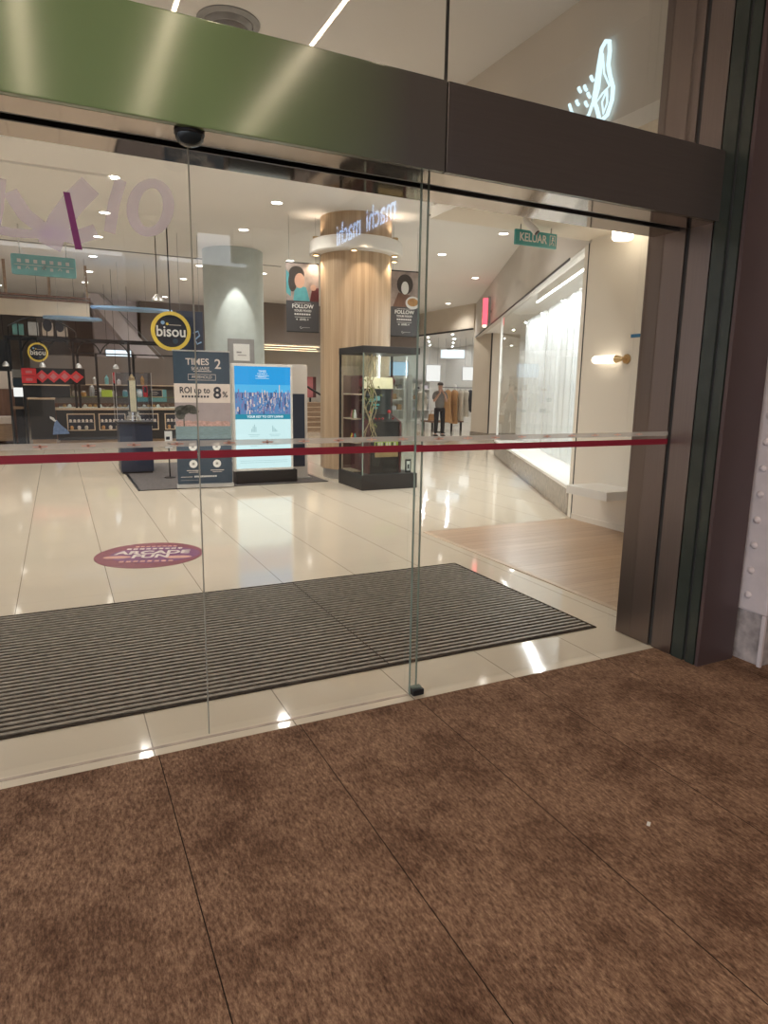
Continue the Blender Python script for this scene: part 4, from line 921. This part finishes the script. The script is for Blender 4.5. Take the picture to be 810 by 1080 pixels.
# bisou ring signs
def bisou(lab, x, y, z, r, top, rz=0.):
    o = thing('ring_sign', lab, 'sign', (x, y, z), rz)
    MB().disc((0, -.02, 0), r*.86, 'y', .04, 'ink', 40).build('disc', o)
    mb = MB(); n = 48; vs = []
    for yy in (-.035, .035):
        for rr in (r*.82, r):
            vs += [(rr*cos(2*pi*i/n), yy, rr*sin(2*pi*i/n)) for i in range(n)]
    fs = []
    for i in range(n):
        j = (i+1) % n
        fs += [(i, j, n+j, n+i), (2*n+i, 3*n+i, 3*n+j, 2*n+j), (i, 2*n+i, 2*n+j, j), (n+i, n+j, 3*n+j, 3*n+i)]
    mb.add(vs, fs, 'yellow').build('ring', o, smooth=True)
    tx = MB().text('bisou', r*.77, (0, -.024, -.04*r), (1, 0, 0), (0, 0, 1), 'paper', depth=.003, bold=r*.012, sx=.92)
    tx.box(-r*.1, r*.52, -.024, -.02, r*.30, r*.33, 'cream').disc((-r*.18, -.024, r*.36), r*.07, 'y', .004, 'yellow', 12).disc((-r*.4, -.024, r*.42), r*.1, 'y', .004, 'pale_blue', 12).disc((r*.2, -.024, -r*.5), r*.14, 'y', .004, 'navy', 12)
    tx.build('lettering', o)
    MB().tube([(0, 0, r), (0, 0, top-z)], .012, 'black', 8).build('rod', o)
    return o
bisou('round yellow ringed bisou sign hanging above the navy banner', 1.93, 12.8, 2.50, .345, H)
bisou('small round bisou sign on the cafe kiosk frame', -.35, 18.45, 2.27, .225, 2.60)
pl = thing('pendant_lamp', 'small silver pendant lamp hanging above the yellow ring sign', 'pendant lamp', (1.78, 13.2, 3.05))
MB().tube([(0, 0, .12), (0, 0, H-3.05)], .008, 'black', 8).build('rod', pl)
MB().lathe([(.11, 0), (.10, .05), (.05, .10), (.02, .13), (.0001, .13)], (0, 0, 0), 'silver', 24).build('shade', pl, smooth=True)
MB().lathe([(.0001, .005), (.085, .005), (.085, .012), (.0001, .012)], (0, 0, 0), 'sconce', 20).build('bulb', pl)

# ------------------------------------------------------------------ cafe kiosk
kc = thing('kiosk_counter', 'long dark cafe counter with lit niches and pale edge', 'counter', (0, 18.6, 0))
MB().box(-.05, 4.2, .02, .75, .12, .88, 'black_matte', .006).box(0, 4.1, .08, .7, 0, .12, 'tanwood').build('body', kc)
MB().box(-.08, 4.25, -.02, .78, .88, .925, 'lightwood', .006).build('countertop', kc)
for x in (.18, .92, 1.74, 2.55, 3.3):
    nf = MB()
    for (a, b, c, d) in ((x, x+.65, .36, .385), (x, x+.65, .765, .79), (x, x+.025, .385, .765), (x+.625, x+.65, .385, .765)): nf.box(a, b, -.012, .02, c, d, 'lightwood')
    f_ = nf.build('niche_frame', kc)
    gd = MB().box(x+.025, x+.625, .0, .018, .385, .765, 'ink').box(x+.03, x+.62, -.01, .0, .565, .575, 'grey')
    for k in range(6):
        gd.lathe([(.03, 0), (.034, .05), (.02, .07), (.0001, .075)], (x+.08+k*.095, -.02, .576), 'cream', 10)
        if k % 2 == 0: gd.lathe([(.035, 0), (.045, .06), (.03, .09), (.0001, .1)], (x+.1+k*.085, -.02, .392), ['bread', 'cream', 'beigecloth'][k//2], 10)
    gd.build('niche_jars', f_)
kl = thing('kiosk_cabinet', 'tall dark block at the left end of the cafe counter', 'counter', (-.33, 18.55, 0))
MB().box(-.31, .26, 0, .85, .16, 1.14, 'black_matte', .008).box(-.29, .24, .02, .8, 0, .16, 'tanwood').build('body', kl)
MB().box(-.33, .28, -.03, .88, 1.14, 1.18, 'lightwood', .006).build('worktop', kl)
gc = thing('pastry_case', 'glass pastry case running along the cafe counter', 'display case', (0, 18.95, .927))
MB().box(.0, 3.6, -.25, -.242, .0, .28, 'case_glass').box(.0, 3.6, -.25, .25, .28, .288, 'case_glass').box(.0, .008, -.24, .25, 0, .28, 'case_glass').box(3.592, 3.6, -.24, .25, 0, .28, 'case_glass').build('glass', gc)
MB().box(.02, 3.58, -.22, .22, 0, .02, 'white').build('tray', gc)
MB().box(0, 3.6, -.256, -.25, .275, .29, 'leaf').build('front_rail', gc)
pas = ['golden pastry', 'pale bun', 'dark muffin', 'cream cake']; pm = ['bread', 'cream', 'brownwood', 'paper']
for k in range(22):
    x = .15+k*.12
    p_ = MB().lathe([(.035, 0), (.045, .02), (.04, .05), (.02, .07), (.0001, .075)], (0, 0, 0), pm[(k*7+k//3) % 4], 12)
    tag(p_.build('pastry', None, (x, 18.83+.05*(k % 2), .948), smooth=True), f'{pas[(k*7+k//3) % 4]} in the glass pastry case on the cafe counter', 'pastry', 'pastries in the glass case')
for k, (x, m, h) in enumerate([(.2, 'silver', .2), (.42, 'cream', .15), (.62, 'bread', .14), (.82, 'grey', .28), (1.0, 'silver', .22), (1.35, 'cream', .14), (1.62, 'teal_l', .18), (1.98, 'paper', .2)]):
    nm = ['silver', 'cream', 'amber', 'grey', 'steel', 'ivory', 'pale teal', 'white'][k]
    jr = thing('jar', f'{nm} jar standing on top of the glass pastry case', 'jar', (x, 18.95, 1.2155), 0, 'jars on the pastry case')
    MB().lathe([(.05, 0), (.065, .02), (.065, h*.7), (.045, h*.82)], (0, 0, 0), m, 16).build('jar_body', jr, smooth=True)
    MB().lathe([(.052, h*.8), (.052, h*.92), (.02, h), (.0001, h)], (0, 0, 0), 'silver', 16).build('lid', jr, smooth=True)
lb = thing('lime_box', 'bright lime green box on the cafe counter case', 'box', (1.16, 18.78, 1.2155))
MB().box(-.13, .13, -.06, .06, 0, .15, 'lime', .01).build('box_body', lb); MB().box(-.135, .135, -.065, .065, .15, .17, 'lime', .004).build('lid', lb)
bk_ = thing('basket', 'wicker basket of bread on the left end of the counter', 'basket', (-.30, 18.75, 1.18))
MB().lathe([(.14, 0), (.18, .10), (.19, .10), (.15, 0)], (0, 0, 0), 'bread', 20).build('basket_bowl', bk_, smooth=True)
MB().tube([(-.18, 0, .1), (-.1, 0, .24), (.1, 0, .24), (.18, 0, .1)], .012, 'tanwood', 8).build('handle', bk_)
for k, (x, y) in enumerate([(-.08, 0), (.02, .05), (.08, -.04)]):
    tag(MB().lathe([(.0001, 0), (.055, .02), (.06, .05), (.03, .085), (.0001, .09)], (0, 0, 0), 'bread', 12).build('bread_roll', None, (-.30+x, 18.75+y, 1.21), smooth=True), 'golden bread roll in the wicker basket', 'bread', 'bread rolls in the basket')
def board(lab, x, z, w, h, y=18.72, m='ink'):
    o = thing('menu_board', lab, 'sign', (x, y, z))
    MB().box(-w/2, w/2, 0, .02, 0, h, 'lightwood', .003).build('frame', o)
    bd = MB().box(-w/2+.015, w/2-.015, -.004, 0, .015, h-.015, m)
    for k in range(3): bd.box(-w*.3, w*(.1+.1*(k % 2)), -.006, -.004, h*.3+k*h*.18, h*.3+k*h*.18+.008, 'cream')
    bd.build('panel', o); return o
board('small framed chalk menu on the pastry case near the red posters', .17, 1.2155, .30, .2, 18.72, 'navy')
board('small framed chalk menu on the pastry case left of the pedestal', .98, 1.2155, .3, .2, 19.08)
board('small framed chalk menu at the right end of the counter', 2.38, 1.2155, .34, .2, 18.80)
rt_ = thing('red_machine', 'red scale machine on the right end of the pastry case', 'machine', (2.2, 19.0, 1.2155))
MB().prism([(-.12, 0), (.26, 0), (.26, .05), (.0, .07), (-.03, .28), (-.12, .28)], 'y', -.1, .1, 'red').build('body', rt_)
MB().box(-.11, -.04, -.105, -.1, .12, .26, 'ink').build('display', rt_)
# red promotional posters on the frame
for k, (x, z, dia) in enumerate([(-.58, 1.80, 0), (-.58, 1.62, 0), (-.30, 1.70, 1), (-.05, 1.70, 1), (.20, 1.71, 1), (.46, 1.70, 1)]):
    lab = ['upper square red poster at the left of the red poster row', 'lower square red poster at the left of the red poster row', 'first red diamond poster after the red squares', 'second red diamond poster along the row', 'third red diamond poster along the row', 'rightmost red diamond poster of the row'][k]
    b = MB(); s = .125
    if dia: b.prism([(-.17, 0), (0, -.15), (.17, 0), (0, .15)], 'y', 0, .012, 'red').prism([(-.08, .0), (0, -.08), (.08, 0), (0, .08)], 'y', -.004, 0, 'pink')
    else: b.box(-.16, .16, 0, .012, -.085, .085, 'red').box(-.07, .07, -.004, 0, -.03, .03, 'pink')
    tag(b.build('red_poster', None, (x, 18.42-.006*k, z)), lab, 'poster', 'red promotional posters')
rf = thing('poster_shelf', 'dark back panel with pale ledge under the red posters', 'shelf', (0, 18.47, 0))
MB().box(-.72, .30, .06, .10, 1.19, 1.48, 'black').box(-.72, .30, -.03, .1, 1.48, 1.51, 'lightwood').box(-.72, .66, .01, .03, 1.51, 1.9, 'black').build('panel', rf)
# black metal pergola over the kiosk
pg = thing('pergola', 'black metal pergola frame with arches over the cafe kiosk', 'frame', (0, 19.0, 0))
for x, z in ((-1.02, 2.6), (-.72, 2.6), (.43, 2.62), (.52, 2.3), (.95, 2.3), (1.74, 2.62), (1.84, 2.3), (3.6, 2.62)):
    MB().box(x-.028, x+.028, -.34, -.29, .93 if x > -.1 else 0, z, 'black').build('post', pg)
MB().box(-1.05, 3.62, -.34, -.29, 2.60, 2.65, 'black').build('beam', pg)
MB().box(.43, 3.6, -.33, -.30, 2.28, 2.31, 'black').build('beam', pg)
MB().box(-1.05, 3.62, .6, .65, 2.60, 2.65, 'black').build('beam', pg)
for x in (-1.02, .43, 1.74): MB().box(x-.02, x+.02, -.3, .62, 2.61, 2.64, 'black').build('beam', pg)
for x0, x1 in ((-.70, -.15), (-.15, .43), (1.06, 1.74), (.5, 1.06)):
    pts = [(x0+(x1-x0)*i/12, -.31, 2.30+.30*sin(pi*i/12)**.7) for i in range(13)]
    MB().tube(pts, .018, 'black', 6).build('arch', pg)
# arched lattice canopy on top
la = MB()
prev = None
for i in range(15):
    t = i/14; x = -.95+1.45*t; z = 2.72+.40*sin(pi*(.12+.80*t))
    if prev: la.tube([prev, (x, -.36, z)], .02, 'black', 6)
    prev = (x, -.36, z)
    if i % 2 == 0: la.tube([(x, -.36, z), (x, -.36, 2.65)], .012, 'black', 6)
la.build('lattice_arch', pg)
lp = MB()
for i in range(4): lp.box(-.86+i*.32, -.62+i*.32, -.345, -.335, 2.68, 2.93+.06*(1 if i in (1, 2) else 0), ['teal_l', 'silver', 'cream', 'cream'][i])
lp.build('panel', pg)
for x in (-.1, .17): MB().disc((x, -.37, 2.93), .10, 'y', .02, 'ink', 18, .15).build('badge', pg)
for k, x in enumerate((-1.04, -.27, .52, 1.37)):
    o = thing('pendant_lamp', ['leftmost of four small bright pendants over the cafe counter', 'second of four small bright pendants, under the small bisou sign', 'third of four small bright pendants over the cafe counter', 'rightmost of four small bright pendants, left of the tower model'][k], 'pendant lamp', (x, 18.2, 1.92), 0, 'kiosk pendants')
    MB().tube([(0, 0, .10), (0, 0, H-1.92)], .005, 'black', 6).build('cord', o)
    MB().lathe([(.075, .0), (.06, .06), (.02, .11), (.0001, .11)], (0, 0, 0), 'silver', 18).build('shade', o, smooth=True)
    MB().lathe([(.0001, .0), (.06, .0), (.06, .01), (.0001, .01)], (0, 0, 0), 'sconce', 16).build('bulb', o)
# bag hanging at the counter
bg = thing('plastic_bag', 'pale blue plastic bag hanging on the dark counter front', 'bag', (-.0, 18.50, .28))
MB().prism([(-.16, .0), (.22, .02), (.18, .10), (.03, .24), (-.05, .36), (-.10, .30), (-.14, .16)], 'y', -.07, .02, 'bluebag').build('bag_body', bg)
MB().prism([(-.20, .45), (-.12, .42), (-.08, .36), (-.03, .34), (-.06, .30), (-.13, .34), (-.20, .40)], 'y', -.04, .0, 'paper').build('knot', bg)
# tablet stand, wood partition and bench at far left
ts = thing('tablet_stand', 'slim black stand with a bright white tablet and wooden shelf', 'stand', (-.86, 18.9, 0))
MB().box(-.09, .09, -.02, .06, .03, 1.75, 'black', .006).box(-.2, .16, -.15, .15, 0, .04, 'black', .006).build('post', ts)
MB().box(-.1, .12, -.04, -.02, 1.2, 1.42, 'paperlit').build('tablet', ts)
MB().box(-.14, .16, -.16, -.02, .90, .96, 'tanwood', .006).build('shelf', ts)
MB().box(-.10, .10, -.035, -.02, 1.66, 1.86, 'grey').box(-.10, .10, -.035, -.02, 1.46, 1.64, 'navy').build('poster', ts)
wp = thing('wood_partition', 'brown wood cafe partition with cream upper panel at far left', 'partition', (-2.4, 19.6, 0))
MB().box(-1.6, 1.42, 0, .1, .0, 1.38, 'brownwood').build('lower_panel', wp); MB().box(-1.6, 1.42, 0, .1, 1.38, 1.82, 'cream').build('upper_panel', wp)
MB().box(-1.6, 1.42, 0.03, .07, 1.82, 2.6, 'black').build('top_panel', wp)
bs = thing('bench_seat', 'cream cushioned cafe bench against the brown partition', 'bench', (-2.4, 19.1, 0))
MB().box(-1.6, 1.36, 0, .46, .1, .52, 'tanwood').build('base', bs); MB().box(-1.6, 1.36, -.02, .46, .52, .70, 'cream', .03).build('cushion', bs)
# back bar behind the counter
bb = thing('back_bar', 'dark back bar with shelves behind the cafe counter', 'shelf', (0, 20.6, 0))
MB().box(-.6, 4.2, 0, .3, 0, 1.0, 'brownwood').box(-.6, 4.2, .25, .3, 1.0, 2.3, 'taupe').build('carcass', bb)
MB().box(-.5, 4.1, .0, .25, 1.5, 1.53, 'lightwood').build('shelf', bb)
MB().box(2.0, 2.9, -.02, .0, 1.05, 1.4, 'teal_l').build('glass_front', bb)
for k in range(9):
    x = -.3+k*.32; h = .16+.05*(k % 3); m = ['teal_l', 'cream', 'grey', 'bread', 'silver'][k % 5]; nm = ['teal', 'cream', 'grey', 'amber', 'silver'][k % 5]
    tag(MB().lathe([(.05, 0), (.055, h*.7), (.02, h*.85), (.02, h), (.0001, h)], (0, 0, 0), m, 12).build('bottle', None, (x, 20.72, 1.53), smooth=True), f'{nm} bottle on the shelf behind the cafe counter', 'bottle', 'bottles behind the cafe counter')

lt_ = thing('light_box', 'bright white lit panel high behind the cafe counter', 'sign', (1.68, 21.0, 2.42))
MB().box(-.36, .36, 0, .08, -.10, .10, 'black', .006).build('frame', lt_); MB().box(-.34, .34, -.006, 0, -.085, .085, 'screen_w').build('panel', lt_)
for x in (-.3, .3): MB().tube([(x, .04, .1), (x, .04, H-2.42)], .005, 'black', 6).build('hanger', lt_)
# shapes added for reflections in the glass at upper left
hs = thing('teal_reflection', 'wide teal sign shape added for a reflection at the upper left', 'sign', (-.03, 14.0, 3.44))
MB().box(-.55, .50, -.05, .05, 0, .36, 'teal_l', .05).build('sign_body', hs)
ic = MB()
for k in range(7):
    x = -.42+k*.13
    ic.box(x-.03, x+.03, -.056, -.05, .21, .27, 'silver')
    if k % 2: ic.tube([(x-.03, -.053, .11), (x, -.053, .15), (x+.03, -.053, .11)], .008, 'silver', 5)
    else: ic.box(x-.03, x+.02, -.056, -.05, .09, .14, 'silver')
ic.box(-.5, .46, -.056, -.05, .17, .178, 'silver').build('icons', hs)
for t_ in (([(-.4, 0, .36), (-.4, 0, H-3.44)], .012, 'silver', 8), ([(.35, 0, .36), (.35, 0, H-3.44)], .012, 'silver', 8)): MB().tube(*t_).build('hanger', hs)
bp2 = thing('reflection_band', 'beige fascia with brown rails added over the cafe kiosk', 'reflected band', (0, 18.0, 3.08))
MB().box(-1.6, .84, 0, .06, 0, .36, 'bulk').build('panel', bp2)
for z in (.36, .44): MB().box(-1.7, .88, -.03, .09, z, z+.045, 'brownwood').build('rail', bp2)
for x in (-.9, .0, .8): MB().box(x-.03, x+.03, .0, .06, .485, H-3.08, 'tanwood').build('post', bp2)
for k, (x0, x1, z, lab) in enumerate([(-.17, 1.05, 2.98, 'left long pale blue oval added for a reflection over the kiosk'), (.82, 2.62, 3.26, 'right long pale blue oval added for a reflection over the kiosk')]):
    o = thing('oval_reflection', lab, 'reflected shape', ((x0+x1)/2, 17.0, z))  # oval discs added to stand in for pale blue reflections
    MB().disc((0, 0, -.02), (x1-x0)/2, 'z', .05, 'pale_blue', 40, .35).build('panel', o)
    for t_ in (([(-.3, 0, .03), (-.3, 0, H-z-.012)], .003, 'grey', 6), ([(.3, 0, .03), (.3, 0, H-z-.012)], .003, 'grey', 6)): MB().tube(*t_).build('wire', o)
# escalator descending behind the kiosk
es = thing('escalator', 'pale sided escalator sloping down behind the cafe kiosk', 'escalator', (0, 23, 0))
MB().prism([(.95, 4.28), (1.35, 4.28), (5.2, .02), (4.2, .02)], 'y', 0, 1.1, 'mauve').build('truss', es)
MB().prism([(1.46, 4.28), (1.49, 4.28), (5.3, .14), (5.27, .14)], 'y', .0, .06, 'grey').build('handrail', es)

# right background: stairs, rail, pink board, lit soffit
st = thing('stair_flight', 'short flight of brown steps with pale nosings behind the wood column', 'stairs', (7.4, 21.9, 0))
sm = MB()
for k in range(6): sm.box(-1.4, 1.4, k*.3, 1.9, k*.165, (k+1)*.165-.02, 'tanwood').box(-1.4, 1.4, k*.3-.02, 1.9, (k+1)*.165-.02, (k+1)*.165, 'lightwood')
sm.build('steps', st)
MB().tube([(-.3, -.1, 1.95), (.4, -.1, 1.5), (1.3, -.1, 1.0)], .035, 'black', 8).tube([(-.3, -.1, 1.95), (-.3, -.1, 0)], .02, 'black', 8).tube([(1.3, -.1, 1.0), (1.3, -.1, 0)], .02, 'black', 8).build('handrail', st)
tag(MB().box(-.42, .30, 0, .05, -.15, .62, 'pink', .01).box(.30, .42, -.01, .05, -.15, .62, 'arcade').box(-.3, -.24, .05, .11, -1.3, .2, 'black').box(.18, .24, .05, .11, -1.3, .2, 'black').build('pink_board', None, (8.4, 23.95, 1.3)), 'dusty pink board standing above the brown steps', 'sign')
so = MB().box(5.6, 12.3, 22.4, 22.6, 3.0, H, 'taupe').box(5.6, 12.3, 22.6, 27.3, 3.0, 3.1, 'ceil')
struct(so.build('bulkhead_dark'), 'dark taupe bulkhead behind the wood column')
for k, (y, x) in enumerate([(23.2, 7.4), (24.6, 7.8), (26.0, 8.4)]):
    o = thing('cove_light', 'long warm cove light under the dark bulkhead', 'ceiling light', (x, y, 3.0), 0, 'cove lights under the bulkhead')
    MB().box(-1.3, 1.3, -.05, .05, -.03, 0, 'white').build('housing', o); MB().box(-1.25, 1.25, -.035, .035, -.036, -.03, 'warmlamp').build('diffuser', o)
struct(MB().box(6.2, 12.4, 27.3, 27.4, 0, 3.0, 'wall_grey').build('wall_far'))

# floor sticker
fs_ = thing('floor_sticker', 'oval burgundy ARCADE FUN sticker on the cream floor', 'sticker', (.67, 6.27, 0), radians(-16))
MB().disc((0, 0, 0), .475, 'z', .002, 'burg', 56).build('vinyl_disc', fs_)
tx = MB().disc((.05, 0, .002), .40, 'z', .0004, 'burg2', 40, .30)
tx.text('ARCADE', .17, (.02, .07, .0034), (1, 0, 0), (0, 1, 0), 'cream', depth=.0006, bold=.006).text('FUN', .17, (.02, -.07, .0034), (1, 0, 0), (0, 1, 0), 'cream', depth=.0006, bold=.006)
for k in range(9): tx.box(-.24+k*.058, -.2+k*.058, .20, .245, .0024, .0034, 'cream')
for k in range(8): tx.box(-.18+k*.05, -.145+k*.05, .30, .335, .002, .003, 'peach')
for sx_ in (-1, 1): tx.disc((sx_*.27, -.10-.02*sx_, .0024), .12, 'z', .001, 'peach', 20, .05)
for k in range(8): tx.box(-.22+k*.06, -.18+k*.06, -.27, -.22, .0024, .0034, 'peach')
tx.build('print', fs_)
# scrap of paper on the carpet
tag(MB().box(-.012, .012, -.006, .006, .0, .002, 'paper').build('paper_scrap', None, (1.83, 1.50, .0045), .6), 'tiny white scrap of paper lying on the brown carpet', 'litter')

# ------------------------------------------------------------------ world and view
w_ = bpy.data.worlds.new('daylight'); S.world = w_; w_.use_nodes = True
bgn = w_.node_tree.nodes['Background']; bgn.inputs[0].default_value = (.80, .86, .95, 1); bgn.inputs[1].default_value = 1.75
S.view_settings.view_transform = 'Standard'; S.view_settings.look = 'None'; S.view_settings.gamma = 1.; S.view_settings.exposure = .72
S.view_settings.use_curve_mapping = False
cy = S.cycles
cy.max_bounces = 10; cy.diffuse_bounces = 4; cy.glossy_bounces = 4; cy.transparent_max_bounces = 24; cy.sample_clamp_indirect = 4.; cy.sample_clamp_direct = 0
cy.use_light_tree = True; cy.use_denoising = True
cy.caustics_reflective = False; cy.caustics_refractive = False
